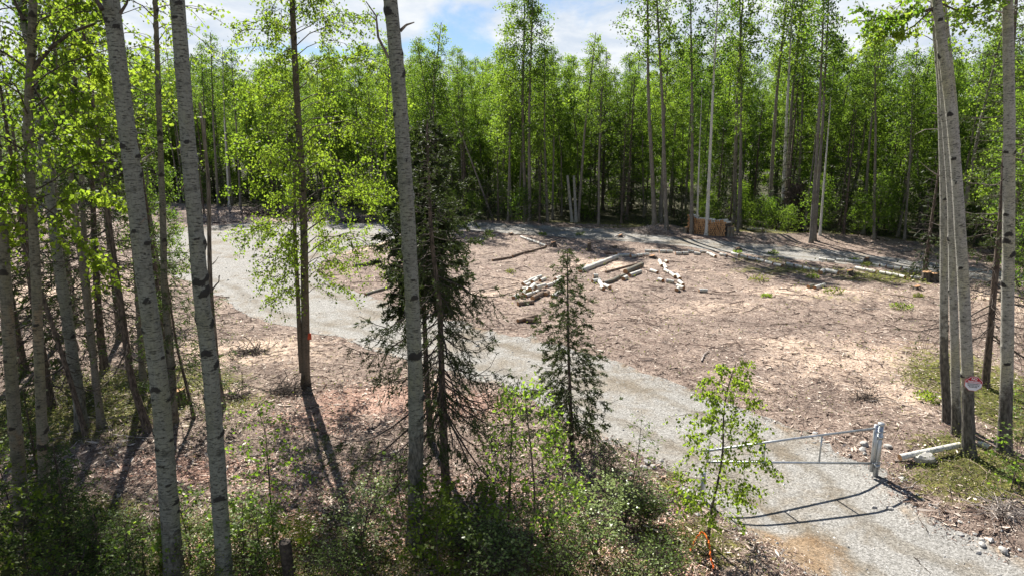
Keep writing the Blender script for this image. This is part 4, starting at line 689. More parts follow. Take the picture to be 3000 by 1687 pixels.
for i, (x, y, md, s) in enumerate([(-19.5, 24, MB[1], .8), (-22, 27, MS[0], .9), (-15.2, 17.5, MS[1], .9), (-17.5, 20, MB[3], .9), (-13.2, 15.2, MB[3], .75), (-27, 34, MB[0], 1.), (-24, 31, MB[4], .9), (-18.6, 22.2, MS[2], .8), (-12.5, 18.5, MS[0], .8), (-31, 39, MB[2], .9), (-11.3, 21.5, MB[1], .7), (-10.4, 14.3, MS[0], .85), (-12.6, 16.6, MS[2], .85), (-9.2, 17.2, MS[2], .7), (-14, 21, MT[0], .8), (-11.8, 19.6, MT[1], .8), (-8.6, 13.2, MT[1], .7), (-16.5, 23, MS[0], .9), (-10.2, 12.1, MT[1], .75)]):
    plant('spruce_tree' if md in MS else 'birch_tree', md, x, y, ('spruce' if md in MS else 'leafy birch') + ' at the back of the left stand', 'trees at the back of the left stand', s)

rng = np.random.default_rng(88); N = 90000; X = rng.uniform(-75, 75, N); D = rng.uniform(24, 62, N); Yw = tline(X) + D
Zt = 9.5 + 2.2 * (fbm(X * .25, Yw * .25, 4) - .5) * 2; Zz = Zt * rng.uniform(0, 1, N) ** .8; k = fbm(X * .5 + Zz * .2, Yw * .5, 19) + .1 * rng.normal(0, 1, N) > .42; G = Geo()
leaves(G, np.stack((X, Yw, Zz), 1)[k], .42, rng, .2, .36); tag(link('distant_wood', G.mesh('distant_wood', M_LEAFFAR)), 'far-off leafy wood filling in behind the last trees one can tell apart', 'wood', kind='stuff')
# ---------------------------------------------------------------- logs
def log_mesh(L, r, seed, m=None, bend=0.0):
    g = np.random.default_rng(seed); K = 9; x = np.linspace(-L / 2, L / 2, K); P = np.stack((x, bend * (x / L * 2) ** 2, 0 * x), 1); G = Geo(); S = 14
    P = P[:, [1, 2, 0]]                                  # build upright, lay down after
    rr_ = r * (1 + g.normal(0, .025, K)) * np.linspace(1.04, .96, K); tubes(G, P, rr_, S, 0, uv=True, cap=False)
    v = G.v[0]; ring0 = list(range(0, S)); ring1 = list(range((K - 1) * (S + 1), (K - 1) * (S + 1) + S))
    for ring, rev in ((ring0, 1), (ring1, 0)):
        rv = v[ring]; c = rv.mean(0); b0 = G.n; G.add(np.concatenate((rv, [c])), [(k, (k + 1) % S, S) if not rev else ((k + 1) % S, k, S) for k in range(S)], 1)
    for k in range(len(G.v)): G.v[k] = G.v[k][:, [2, 0, 1]]
    return G.mesh('log', [m or M_WHITE, M_CUT], True)
def lay(me_or, p0, p1, r, label, group, name='log', m=None, seed=0, bend=0.0):
    d = p1 - p0; L = float(np.linalg.norm(d)); me = log_mesh(L, r, seed, m, bend); c = (p0 + p1) / 2; o = link(name, me, None, tuple(c))
    o.rotation_mode = 'QUATERNION'; o.rotation_quaternion = Vector(d).to_track_quat('X', 'Z'); return tag(o, label, 'log', group)
ORD = ['first', 'second', 'third', 'fourth', 'fifth', 'sixth', 'seventh', 'eighth', 'ninth', 'tenth', 'eleventh', 'twelfth', 'thirteenth', 'fourteenth', 'fifteenth', 'sixteenth', 'seventeenth', 'eighteenth', 'nineteenth', 'twentieth', 'twenty-first', 'twenty-second', 'twenty-third', 'twenty-fourth']
sd_c = [0]
def log_px(a, b, r, label, group, m=None, zl=0.0, bend=0.0):
    sd_c[0] += 1; r = r * .88; up = r * .85 + zl; A, B = at(a[0], a[1], up), at(b[0], b[1], up); A[2] += up; B[2] += up
    return lay(None, A, B, r, label, group, m=m, seed=sd_c[0], bend=bend)
def log_row(a, b, nlog, r, desc, group, m=None, bow=0.0):
    for k in range(nlog):
        t0, t1 = k / nlog + .012, (k + 1) / nlog - .012; f = lambda t: (a[0] + (b[0] - a[0]) * t, a[1] + (b[1] - a[1]) * t + bow * 4 * t * (1 - t)); j = rt.uniform(-1.2, 1.2)
        p, q = f(t0), f(t1); log_px((p[0], p[1] + j), (q[0], q[1] + j * .3), r * rt.uniform(.9, 1.1), desc % ORD[k], group, m)
G1 = 'white birch logs laid end to end beside the far drive'
log_row((2142, 742), (2292, 779), 6, .085, '%s log from the left in the long white row before the upright-cut end', G1)
log_row((2304, 773), (2402, 794), 4, .085, '%s log from the left in the white row running up to the dark log end', G1)
log_px((2412, 793), (2404, 799), .115, 'dark-ended log turned end-on in the white row', G1); log_row((2420, 792), (2456, 800), 1, .10, '%s stout log between the dark end and the mossy stump', G1)
log_row((2507, 785), (2566, 797), 2, .08, '%s pale log right of the mossy stump', G1); log_row((2577, 797), (2652, 813), 4, .085, '%s log from the left in the row leading to the double stump', G1); log_px((2666, 813), (2704, 815), .085, 'single bleached log touching the double stump', G1)
G2 = 'dark lichen-spotted logs behind the white row'
log_row((2400, 759), (2445, 765), 2, .09, '%s spotted log at the left end of the back row', G2); log_row((2449, 762), (2528, 768), 3, .09, '%s spotted log right of the gap in the back row', G2); log_row((2558, 774), (2640, 787), 4, .085, '%s dark log from the left in the back row beyond the small stump', G2); log_row((2645, 787), (2700, 794), 2, .07, '%s thin white log at the right end of the back row', G2)
G3 = 'short birch logs in the broken row above the log heap'
log_px((1772, 740), (1807, 744), .08, 'reddish-barked log at the left end of the broken row', G3, M_BROWNW); log_row((1808, 748), (1845, 748), 2, .09, '%s log of the pair right of the reddish log', G3); log_row((1847, 750), (1900, 745), 3, .09, '%s log of the three slanting above the root stump', G3)
log_row((1890, 736), (1929, 736), 2, .085, '%s log of the first pair on the far side of the broken row', G3); log_row((1932, 737), (1970, 737), 2, .09, '%s log of the dark-barked pair in the broken row', G3); log_row((1979, 743), (2015, 742), 2, .09, '%s log of the pair showing a round orange end', G3)
log_px((2017, 736), (2034, 738), .075, 'small white log left of the crossed ones', G3); log_px((2034, 742), (2052, 744), .085, 'dark crossed log in the broken row', G3); log_px((2048, 737), (2070, 739), .08, 'white log lying across the dark one', G3); log_px((2072, 742), (2087, 746), .08, 'whitest stubby log near the right end of the broken row', G3); log_px((2083, 746), (2096, 752), .085, 'knotty stubby log turned toward the camera', G3); log_px((2110, 745), (2129, 749), .085, 'single stubby log with orange end between the two rows', G3)
G4 = 'thin logs at the left of the clearing'
log_row((1525, 694), (1600, 721), 4, .075, '%s log from the left in the short slanting row by the orange-topped stump', G4); log_row((1598, 723), (1500, 752), 2, .07, '%s piece from the right of the long thin dark pole', G4, M_BROWNW); log_row((1500, 752), (1442, 762), 1, .06, '%s curved tail piece of the long thin dark pole', G4, M_BROWNW)
G5 = 'heavy birch logs behind the small slender spruce'
log_px((1808, 752), (1772, 765), .115, 'upper piece of the heavy white trunk section', G5); log_px((1773, 766), (1737, 779), .12, 'middle piece of the heavy white trunk section', G5); log_px((1737, 780), (1700, 793), .125, 'lower piece of the heavy white trunk section with a broad cut', G5)
log_px((1775, 797), (1868, 772), .055, 'long thin grey pole beside the dark thick log', G5, M_BROWNW); log_px((1832, 796), (1881, 775), .125, 'dark thick log with lichen spots', G5, M_BIRCH); log_px((1845, 806), (1877, 795), .09, 'white log just below the dark thick one', G5)
log_px((1738, 808), (1752, 808), .10, 'short round log showing a pale cut face', G5); log_px((1736, 824), (1758, 820), .09, 'log with brown end left of the crossing three', G5); log_px((1756, 824), (1766, 840), .09, 'white log pointing to the camera in the crossing three', G5); log_px((1762, 842), (1768, 846), .095, 'stub at the foot of the crossing three', G5); log_px((1770, 836), (1786, 842), .095, 'white log with tan end right of the crossing three', G5)
log_px((1768, 829), (1795, 822), .085, 'mossy curved log at the left of the spotted chain', G5, M_BIRCH); log_px((1795, 822), (1812, 812), .085, 'spotted log in the middle of the spotted chain', G5, M_BIRCH); log_px((1814, 812), (1830, 806), .085, 'spotted log at the right of the spotted chain', G5, M_BIRCH); log_px((1826, 817), (1836, 812), .10, 'round stub under the dark thick log', G5)
G6 = 'logs strung out toward the camera right of the root stump'
for k, (a, b) in enumerate([((1932, 763), (1939, 778)), ((1950, 765), (1956, 768)), ((1945, 774), (1952, 788)), ((1948, 791), (1962, 799)), ((1962, 798), (1978, 810)), ((1983, 805), (1992, 816)), ((1907, 792), (1926, 798)), ((1930, 818), (1942, 822)), ((1953, 822), (1975, 826)), ((1989, 824), (2001, 834)), ((1984, 837), (2003, 844)), ((1982, 850), (1988, 845))]):
    log_px(a, b, .085, '%s log counted from the root stump in the chain coming toward the camera' % ORD[k], G6)
log_px((2048, 851), (2072, 851), .09, 'lone white log on bare mulch right of the chain', G6)
G7 = 'heap of short birch logs left of the small slender spruce'
hp = [((1532, 832), (1546, 826), 'topmost left log, brown end'), ((1546, 825), (1562, 817), 'white log behind the topmost left one'), ((1560, 818), (1586, 809), 'white log farthest back'), ((1560, 826), (1572, 818), 'stubby white log in the second course'), ((1583, 822), (1598, 816), 'log with orange end at the back right'), ((1540, 838), (1552, 831), 'short white log under the topmost left one'), ((1552, 848), (1566, 834), 'large white log in the middle of the heap'), ((1528, 848), (1543, 843), 'orange-ended log on the left flank'), ((1543, 852), (1548, 845), 'small upright white log in the centre'), ((1570, 842), (1598, 834), 'long white log crossing the right flank'), ((1567, 850), (1584, 843), 'white log under the crossing one'), ((1532, 862), (1537, 853), 'white log stub in the front left'), ((1516, 857), (1530, 870), 'brown log on the front left corner'), ((1504, 872), (1517, 864), 'outermost white log at the lower left'), ((1540, 866), (1566, 857), 'dark log in the front centre'), ((1568, 858), (1576, 853), 'log stub with red end in front centre'), ((1560, 874), (1590, 857), 'thick brown-barked log at the front'), ((1598, 862), (1606, 855), 'orange-ended stub just right of the thick brown log'), ((1618, 868), (1652, 846), 'long white log pointing toward the small slender spruce'), ((1620, 832), (1648, 816), 'white log at the back beside the spruce'), ((1600, 838), (1618, 832), 'log nestled right of the crossing one'), ((1628, 818), (1640, 812), 'farthest right stub beside the spruce')]
for k, (a, b, lb) in enumerate(hp): log_px(a, b, .10 if 'thick' in lb or 'large' in lb else .08, lb + ' of the log heap', G7, M_BROWNW if 'brown' in lb and k not in (0,) else None, zl=.10 if k in (3, 6, 9) else 0)
log_px((1517, 890), (1563, 884), .085, 'brown log lying by itself just below the log heap', 'fallen logs below the heap', M_BROWNW); log_px((1517, 940), (1572, 924), .075, 'bent brown log, farther of the crossed pair near the drive', 'fallen logs below the heap', M_BROWNW); log_px((1540, 938), (1576, 938), .085, 'brown log, nearer of the crossed pair near the drive', 'fallen logs below the heap', M_BROWNW)
log_px((1034, 779), (1116, 766), .085, 'grey log inside the drive loop left of the large dark spruce', 'fallen logs left of the spruce', M_BIRCH); log_px((1070, 862), (1150, 838), .06, 'thin grey log at the drive edge left of the large dark spruce', 'fallen logs left of the spruce', M_BIRCH)
log_px((2368, 840), (2384, 836), .09, 'mossy log of the pair in the green patch', 'pair of logs in the green patch', M_BIRCH); log_px((2387, 843), (2415, 834), .085, 'white log of the pair in the green patch', 'pair of logs in the green patch'); log_px((2240, 681), (2245, 681), .04, 'tiny sawn end on the bank right of the woodpile', 'pair of logs in the green patch')
log_px((2187, 672), (2238, 671), .05, 'slim white pole lying on the bank right of the woodpile', 'poles on the bank')
log_px((2636, 1338), (2812, 1302), .065, 'long white aspen log propped on a pale block at the foot of the sign aspen', 'logs at the right bank', zl=.10); log_px((2868, 1298), (2900, 1312), .06, 'short white log behind the sign aspen', 'logs at the right bank')
log_px((2620, 1350), (2672, 1348), .022, 'thin weathered stick in front of the long white aspen log', 'logs at the right bank', M_DEAD)
log_px((1950, 700), (1958, 700), .03, 'sawn stick end at the far drive edge', 'fallen logs left of the spruce')
# long branches lying about
for k, (pxs, lb, r__) in enumerate([([(2640, 1435), (2670, 1428), (2690, 1410)], 'forked pale branch in the shade right of the gate post', .012), ([(2720, 1478), (2740, 1482), (2755, 1475)], 'pale broken stick right of the shadow of the gate post', .014), ([(2690, 1515), (2712, 1550), (2720, 1560)], 'thin twig on the gravel at the right', .006), ([(2675, 1630), (2700, 1655), (2725, 1680)], 'long curved twig on the gravel at the bottom right', .007), ([(2545, 1178), (2600, 1170), (2680, 1200)], 'pale stick in the tan mulch above the gate', .012), ([(2055, 1060), (2062, 1040), (2078, 1030)], 'curved pale branch piece standing out on the dark mulch', .022), ([(1430, 985), (1400, 990), (1380, 985)], 'dark twig on the drive edge', .008), ([(2525, 906), (2580, 908)], 'bleached straight stick in the open mulch', .022), ([(330, 1275), (390, 1283), (450, 1285)], 'bleached stick on the shaded floor of the left stand', .014), ([(2920, 1500), (2960, 1540), (3000, 1620)], 'dark bare branch sprawling over the right bank', .010), ([(2900, 1490), (2960, 1500), (3010, 1490)], 'tangle of grey branches on the right bank', .012), ([(1180, 1370), (1150, 1380), (1120, 1392)], 'dead branch on the red leaf litter', .014), ([(1900, 1440), (1890, 1400), (1905, 1380)], 'bare dark twig rising beside the cobbled edge', .010), ([(730, 1340), (760, 1335), (790, 1332)], 'grey broken branch in the sunny litter', .018)]):
    P = np.array([at(u, v) + np.array((0, 0, r__ + .01)) for u, v in pxs]); b = P.mean(0); K = 12; s = np.linspace(0, len(P) - 1, K); Pi = np.stack([np.interp(s, np.arange(len(P)), P[:, j] - b[j]) for j in range(3)], 1); g_ = np.random.default_rng(500 + k); Pi += g_.normal(0, .006, Pi.shape)
    G = Geo(); tubes(G, Pi, r__ * np.linspace(1.1, .5, K), 6)
    for q in range(3):
        i0 = g_.integers(2, K - 2); d = norm(g_.normal(0, 1, 3)) * .18; d[2] = abs(d[2]) * .4; tubes(G, np.array([Pi[i0], Pi[i0] + d * .5, Pi[i0] + d + (0, 0, -.01)]), r__ * np.array([.5, .4, .2]), 4)
    o = link('fallen_branch', G.mesh('fallen_branch', M_TWIGP if 'pale' in lb or 'bleached' in lb or 'grey' in lb else M_TWIG, True), None, tuple(b)); tag(o, lb, 'branch', 'branches lying on the ground')
# woodpile
A, B = at(2011, 681), at(2130, 696); dv = (B - A)[:2]; PL = float(np.hypot(*dv)); dx_, dy_ = dv / PL; nrm = (dy_, -dx_); yaw = math.atan2(dy_, dx_)
lm = [log_mesh(.45, .066, 900 + k, M_BROWNW) for k in range(3)] + [log_mesh(.45, .066, 905, M_WHITE)]; sp_ = .131; ncol = int(PL / sp_); cnt_ = 0
for me in lm: me.materials[1] = M_CUTP
for me in lm[:3]: me.materials[0] = M_SPRB
for row in range(9):
    for c in range(ncol - (row % 2)):
        x = (c + .5 + .5 * (row % 2)) * sp_ + rt.uniform(-.008, .008); hl = 1.0 - .14 * (c / ncol) + .05 * math.sin(c * .9)
        if .07 + row * .115 > hl: continue
        top = .07 + (row + 1) * .115 > hl; px_, py_ = A[0] + dx_ * x - nrm[0] * .22, A[1] + dy_ * x - nrm[1] * .22
        off = rt.uniform(-.03, .03); o = link('firewood_log', lm[3] if top else rt.choice(lm[:3]), None, (px_ + nrm[0] * off, py_ + nrm[1] * off, H1(px_, py_) + .075 + row * .115)); o.rotation_euler = (rt.uniform(-.03, .03), 0, yaw - R(90) + rt.uniform(-.04, .04))
        q = rt.uniform(.84, 1.1); o.scale = (1, q, q)
        if top: tag(o, 'white-barked sawn log along the top course of the stacked woodpile', 'firewood', 'white logs on top of the woodpile')
        else: tag(o, 'sawn round log with orange cut end inside the stacked woodpile', 'firewood', 'sawn logs stacked in the woodpile')
def round_up(u, v, r, h_, label, group='upright rounds holding the woodpile', m=None, cut=M_CUT):
    b = at(u, v); me = log_mesh(h_, r, int(u + v), m or M_BIRCH); o = link('upright_log', me, None, (b[0], b[1], b[2] + h_ / 2 - .03)); o.rotation_euler = (0, R(-90), 0); return tag(o, label, 'log', group)
round_up(2134, 694, .10, .60, 'spotted upright log closing the right end of the woodpile'); round_up(2144, 695, .10, .62, 'upright log with pale sawn top, outermost at the right of the woodpile'); round_up(2009, 682, .11, .35, 'short upright round at the left end of the woodpile'); round_up(2018, 680, .08, .34, 'smaller upright round next to the short left one')
b = at(2140, 690); G = Geo(); tubes(G, np.array([(0, 0, -.1), (0, 0, 1.15)]), np.array([.015, .015]), 6, cap=True); tag(link('metal_stake', G.mesh('metal_stake', M_DEAD, True), None, tuple(b)), 'thin dark stake standing at the right end of the woodpile', 'stake')
# stumps with roots
def stump(u, v, r, h_, label, roots=5, m=None, seed=0, twin=False):
    r *= .78; h_ *= .9; b = at(u, v); g_ = np.random.default_rng(seed); r_ = empty('tree_stump', b, label, 'stump', 'sawn stumps in the clearing'); z = np.linspace(-.1, h_, 8); S = 16; G = Geo(); th = np.arange(S + 1) / S * 2 * math.pi
    wob = 1 + .12 * np.sin(th * roots + g_.uniform(0, 6)) ; V = np.zeros((8, S + 1, 3)); rad = (r * (1 + .75 * np.exp(-np.maximum(z, 0) / (.25 * h_ + .03))))[:, None] * (1 + (wob - 1)[None] * np.exp(-np.maximum(z, 0) / .15)[:, None])
    V[..., 0] = rad * np.cos(th); V[..., 1] = rad * np.sin(th); V[..., 2] = z[:, None] + (z[:, None] > h_ - .01) * .03 * np.cos(th); I = np.arange(8 * (S + 1)).reshape(8, S + 1)
    F = np.stack((I[:-1, :-1], I[:-1, 1:], I[1:, 1:], I[1:, :-1]), -1).reshape(-1, 4); U = np.stack(np.broadcast_arrays(th[None] * r, z[:, None]), -1).reshape(-1, 2); G.add(V.reshape(-1, 3), F, 0, 0, .9, U); link('bark', G.mesh('bark', m or M_BIRCH, True), r_)
    T = Geo(); top = V[-1, :S] * np.array((.995, .995, 1)) + np.array((0, 0, .003)); T.add(np.concatenate((top, [top.mean(0)])), [(k, (k + 1) % S, S) for k in range(S)]); link('cut_top', T.mesh('cut_top', M_CUT), r_)
    Gr = Geo()
    for k in range(roots):
        a = k * 6.28 / roots + g_.uniform(-.4, .4); L = r * g_.uniform(2.2, 4); s = np.linspace(0, 1, 6); P = np.stack((math.cos(a) * (r * .8 + L * s), math.sin(a) * (r * .8 + L * s), .10 * (1 - s) ** 1.5 + .05 * np.sin(s * 5) - .015), 1); tubes(Gr, P, r * .28 * np.linspace(1, .2, 6), 5)
    link('roots', Gr.mesh('roots', M_BROWNW if m is None else M_TWIG, True), r_)
for i, a in enumerate([(1621, 722, .15, .26, 'stump with a jagged orange side at the end of the long thin dark pole'), (1726, 736, .11, .46, 'tall narrow stump in the middle of the clearing'), (1817, 696, .13, .18, 'low dark stump with spread roots on the far drive edge'), (1800, 727, .12, .12, 'torn reddish root stump above the log heap'), (1910, 756, .16, .14, 'dark rooty stump next to the slanting three logs'), (2538, 772, .13, .30, 'small dark stump in the back log row'), (2488, 806, .17, .26, 'mossy stump with a bright orange sawn top between the log rows'), (2712, 822, .20, .42, 'large stump with a flat sawn top beside the close aspens'), (2736, 824, .16, .38, 'darker rotten stump joined to the right side of the large one'), (2686, 848, .12, .16, 'low flat stump in the green patch'), (2162, 733, .13, .14, 'low dark stump by the drive left of the long white row'), (1497, 688, .10, .10, 'small dark stump at the left edge of the far clearing'), (528, 1180, .16, .35, 'rotten mossy stump beside the thin reddish-grey birch'), (1668, 735, .08, .10, 'small pale stump just left of the tall narrow one')]):
    stump(*a, seed=600 + i, roots=4 + i % 3)
b = at(846, 1692); me = log_mesh(.62, .085, 77, M_TWIG); me.materials[1] = M_TWIG; o = link('sawn_stump', me, None, (b[0], b[1], b[2] + .28)); o.rotation_euler = (0, R(-92), 0); tag(o, 'black sawn-off trunk rising at the bottom edge beside the fern', 'stump')
# brushwood and root mass
def brush(label, u, v, sx, sy, sz, N, seed, m, name='brush_pile', r=.018):
    b = at(u, v); g_ = np.random.default_rng(seed); G = Geo(); c = g_.normal(0, .4, (N, 3)) * (sx, sy, sz); c[:, 2] = np.abs(c[:, 2]); d = norm(g_.normal(0, 1, (N, 3)) * (1, 1, .45)); L = g_.uniform(.15, .55, N)[:, None]
    s = np.linspace(-1, 1, 5)[None, :, None]; P = c[:, None] + d[:, None] * (L[:, None] * s) + g_.normal(0, .03, (N, 5, 3)); P[..., 2] = np.maximum(P[..., 2], .0); tubes(G, P, (g_.uniform(.3, 1.2, N) * r)[:, None] * np.linspace(1, .4, 5), 4); tag(link(name, G.mesh(name, m, True), None, tuple(b)), label, 'brush pile')
brush('dark heap of cut brush beyond the left bend of the drive', 800, 628, 3.0, .8, .55, 420, 1, M_TWIG, r=.03); brush('grey brush heap at the left behind the pale smooth aspen', 600, 650, 3.2, 1.2, .4, 320, 2, M_TWIGP, r=.025); brush('brush and root heap on the drive edge left of the woodpile', 1905, 680, 1.0, .5, .28, 220, 3, M_TWIGP, r=.02); brush('pile of branches beside the far drive left of the spruce', 1040, 652, 1.8, .5, .3, 200, 4, M_TWIG, r=.025)
brush('small heap of dead twigs in the sunny tan patch', 735, 1035, .55, .35, .12, 110, 5, M_TWIG, r=.012); brush('twig tangle beside the green patch near the bright birch', 840, 1150, .5, .35, .18, 110, 6, M_TWIG, r=.010); brush('twig pile in the shade right of the pale smooth aspen', 690, 1165, .3, .2, .15, 60, 7, M_TWIG, r=.012); brush('brush tangle at the far right edge of the clearing', 2950, 760, 1.6, .8, .5, 240, 8, M_TWIG, r=.018); brush('grey twig tangle on the right bank near the bottom', 2960, 1500, .5, .3, .12, 70, 9, M_TWIGP, r=.008); brush('dark twigs heaped in the mulch near the clearing centre', 2530, 1165, .3, .2, .08, 50, 10, M_TWIG, r=.008)
b = at(2320, 672); g_ = np.random.default_rng(12); r_ = empty('root_plate', b, 'tall brown mass of dead spruce bark and twigs behind the pale tall trunk', 'root mass'); G = Geo(); N = 1500
c = g_.normal(0, 1, (N, 3)) * (.50, .35, .0); hh = g_.uniform(0, 2.6, N) ; c[:, :2] *= (1 - hh / 4.2)[:, None]; c[:, 2] = hh; d = norm(g_.normal(0, 1, (N, 3)) * (.5, .4, 1.0) + (0, 0, -.4)); P = c[:, None] + d[:, None] * (g_.uniform(.08, .3, (N, 1, 1)) * np.linspace(-1, 1, 4)[None, :, None]); P[..., 2] = np.maximum(P[..., 2], 0); tubes(G, P, (g_.uniform(.012, .035, (N, 1))) * np.linspace(1, .4, 4), 4); link('twig_mass', G.mesh('twig_mass', M_SPRB), r_)
G = Geo(); tubes(G, np.array([(0, 0, -.1), (.03, 0, 1.3), (0, 0, 2.8)]), np.array([.2, .16, .05]), 10); link('core', G.mesh('core', M_SPRB, True), r_)
# snapped pale snags
for u, v, hh, ln, lb in [(1688, 652, 3.0, -.07, 'pale snapped birch stub at the wood edge, right one of two'), (1676, 651, 2.9, -.12, 'pale snapped birch stub at the wood edge, left one of two')]:
    b = at(u, v); r_ = empty('dead_snag', b, lb, 'dead tree', 'pale snapped stubs'); pth = trunk_path([(0, 0, 0), (ln * hh, 0, hh)], hh, .2); gg, _ = trunk_geo(pth, .10, hh, np.random.default_rng(int(u)), 10, .8, 0, 0, 0); link('trunk', gg.mesh('trunk', M_PALESUN, True), r_)
# rocks
def rock(u, v, s, label, sq=(1, .8, .6), m=None, seed=0, sub=2, group='loose rocks'):
    b = at(u, v); bm_n = 14; g_ = np.random.default_rng(seed); th, ph = np.meshgrid(np.linspace(0, 2 * math.pi, 17)[:-1], np.linspace(0, math.pi, 9)); d = np.stack((np.sin(ph) * np.cos(th), np.sin(ph) * np.sin(th), np.cos(ph)), -1)
    pl = norm(g_.normal(0, 1, (11, 3))); rad = 1 / np.maximum((d @ pl.T / g_.uniform(.75, 1.0, 11)).max(-1), .8); V = d * rad[..., None] * s * np.array(sq); I = np.arange(9 * 16).reshape(9, 16); nx2 = np.roll(I, -1, 1)
    F = np.stack((I[:-1], I[1:], nx2[1:], nx2[:-1]), -1).reshape(-1, 4); G = Geo(); G.add(V.reshape(-1, 3), F); o = link('rock', G.mesh('rock', m or M_ROCK), None, (b[0], b[1], b[2] + s * sq[2] * .45)); o.rotation_euler = (0, 0, g_.uniform(0, 6)); return tag(o, label, 'rock', group)
for i, (u, v, s, lb) in enumerate([(2010, 1452, .16, 'white rounded rock at the drive edge left of the leafy sapling'), (2532, 1303, .085, 'pale rock in the mulch left of the gate post top'), (2527, 1318, .075, 'flatter rock just below the pale one'), (2600, 1310, .085, 'pale rock right of the gate post'), (2607, 1490, .05, 'small stone on the gravel below the gate post shadow'), (2876, 1596, .06, 'white stone at the drive edge on the right bank'), (2862, 1618, .05, 'flat pale stone on the gravel edge bottom right'), (2938, 1610, .07, 'brown-grey rock on the right bank'), (2878, 1582, .05, 'small white stone above the drive edge stone'), (2812, 1564, .05, 'half-buried stone at the drive margin right'), (2560, 1487, .045, 'grey flat stone on the gravel'), (1895, 1355, .08, 'cobble at the left drive edge, upper one'), (1915, 1370, .07, 'cobble at the left drive edge, middle one'), (1890, 1372, .06, 'cobble at the left drive edge, lower one'), (1845, 1390, .06, 'pale cobble in the litter by the drive'), (1938, 1350, .05, 'small cobble nearest the gravel'), (2438, 818 - 50, .10, 'stone between the log rows'), (2965, 1520, .06, 'white stone under the grey branches')]): rock(u, v, s, lb, seed=i)
o = rock(2706, 1352, .155, 'pale squared block propping up the long white aspen log', (1.05, .8, .8), M_CONC, 33, group='prop block')

# ---------------------------------------------------------------- gate
def pipe(name, pts, r, parent, m=M_GALV, s=14):
    G = Geo(); tubes(G, np.array(pts, float), np.full(len(pts), r), s, cap=True); return link(name, G.mesh(name, m, True), parent)
gb = at(2562, 1378); GY_ = 11.25
def gp(u, v): return onplane(u, v, 10.72 + (GY_ + .15 - 10.72) * (u - 2072) / 490)
P0 = gp(2562, 1376); GYR = P0[1]
gz = H1(P0[0], GYR)
r_ = empty('hinge_post', (P0[0] + .045, GYR + .02, gz), 'round galvanised hinge post with a domed cap at the right end of the gate', 'gate post')
topz = gp(2575, 1240)[2] - gz; lean_x = gp(2575, 1240)[0] - P0[0]
pipe('post_tube', [(0, 0, -.15), (lean_x, 0, topz)], .047, r_, s=20)
G = Geo(); th = np.linspace(0, math.pi / 2, 6); tubes(G, np.array([(lean_x, 0, topz - .03)] + [(lean_x, 0, topz + .022 * math.sin(t)) for t in th]), np.array([.057] + [.057 * math.cos(t) + .001 for t in th]), 20); link('cap', G.mesh('cap', M_GALV, True), r_)
for zf in (.18, .72): pipe('collar', [(lean_x * zf, 0, topz * zf), (lean_x * (zf + .06), 0, topz * (zf + .06))], .059, r_, s=20)
LB, RB = gp(2078, 1352), gp(2556, 1357); LT, RT_ = gp(2072, 1320), gp(2560, 1254)
g0 = np.array((P0[0] - .055, GYR, gz)); gate = empty('swing_gate', g0, 'single galvanised pipe gate with sloping top rail, closed across the gravel drive', 'gate')
rel = lambda p: tuple(np.array(p) - g0)
pipe('end_upright', [rel((g0[0], GYR, RB[2] - .16)), rel((g0[0] + lean_x * .9, GYR, RT_[2] + .07))], .036, gate)
pipe('top_rail', [rel(LT), rel((LT + RT_) / 2 + np.array((0, 0, .012))), rel((g0[0] + lean_x * .7, GYR, RT_[2]))], .021, gate)
pipe('bottom_rail', [rel(LB), rel((g0[0], GYR, RB[2]))], .021, gate)
for u in (2236, 2403): 
    t = (u - 2072) / (2560 - 2072); a = LT + (RT_ - LT) * t; c = LB + (RB - LB) * t; pipe('brace', [rel((a[0], a[1], a[2])), rel((a[0], a[1], c[2]))], .015, gate)
pipe('end_bar', [rel((LT[0] + .02, LT[1], LT[2] + .03)), rel((LT[0] + .02, LT[1], LB[2] - .03))], .021, gate)
pipe('hinge_strap', [rel((g0[0] - .03, GYR - .04, RT_[2] - .07)), rel((g0[0] + .14, GYR - .02, RT_[2] - .06))], .012, gate); pipe('hinge_strap', [rel((g0[0] - .03, GYR - .04, RB[2] + .02)), rel((g0[0] + .12, GYR - .02, RB[2] + .02))], .012, gate)
x, y = LB[0] - .10, LB[1] - .05; r_ = empty('latch_post', (x, y, H1(x, y)), 'short pale latch post partly hidden behind the leafy sapling', 'gate post'); pipe('post_tube', [(0, 0, -.15), (0, 0, .5)], .04, r_); G = Geo(); tubes(G, np.array([(0, 0, .48), (0, 0, .515), (0, 0, .525)]), np.array([.045, .045, .002]), 14); link('cap', G.mesh('cap', M_GALV, True), r_)

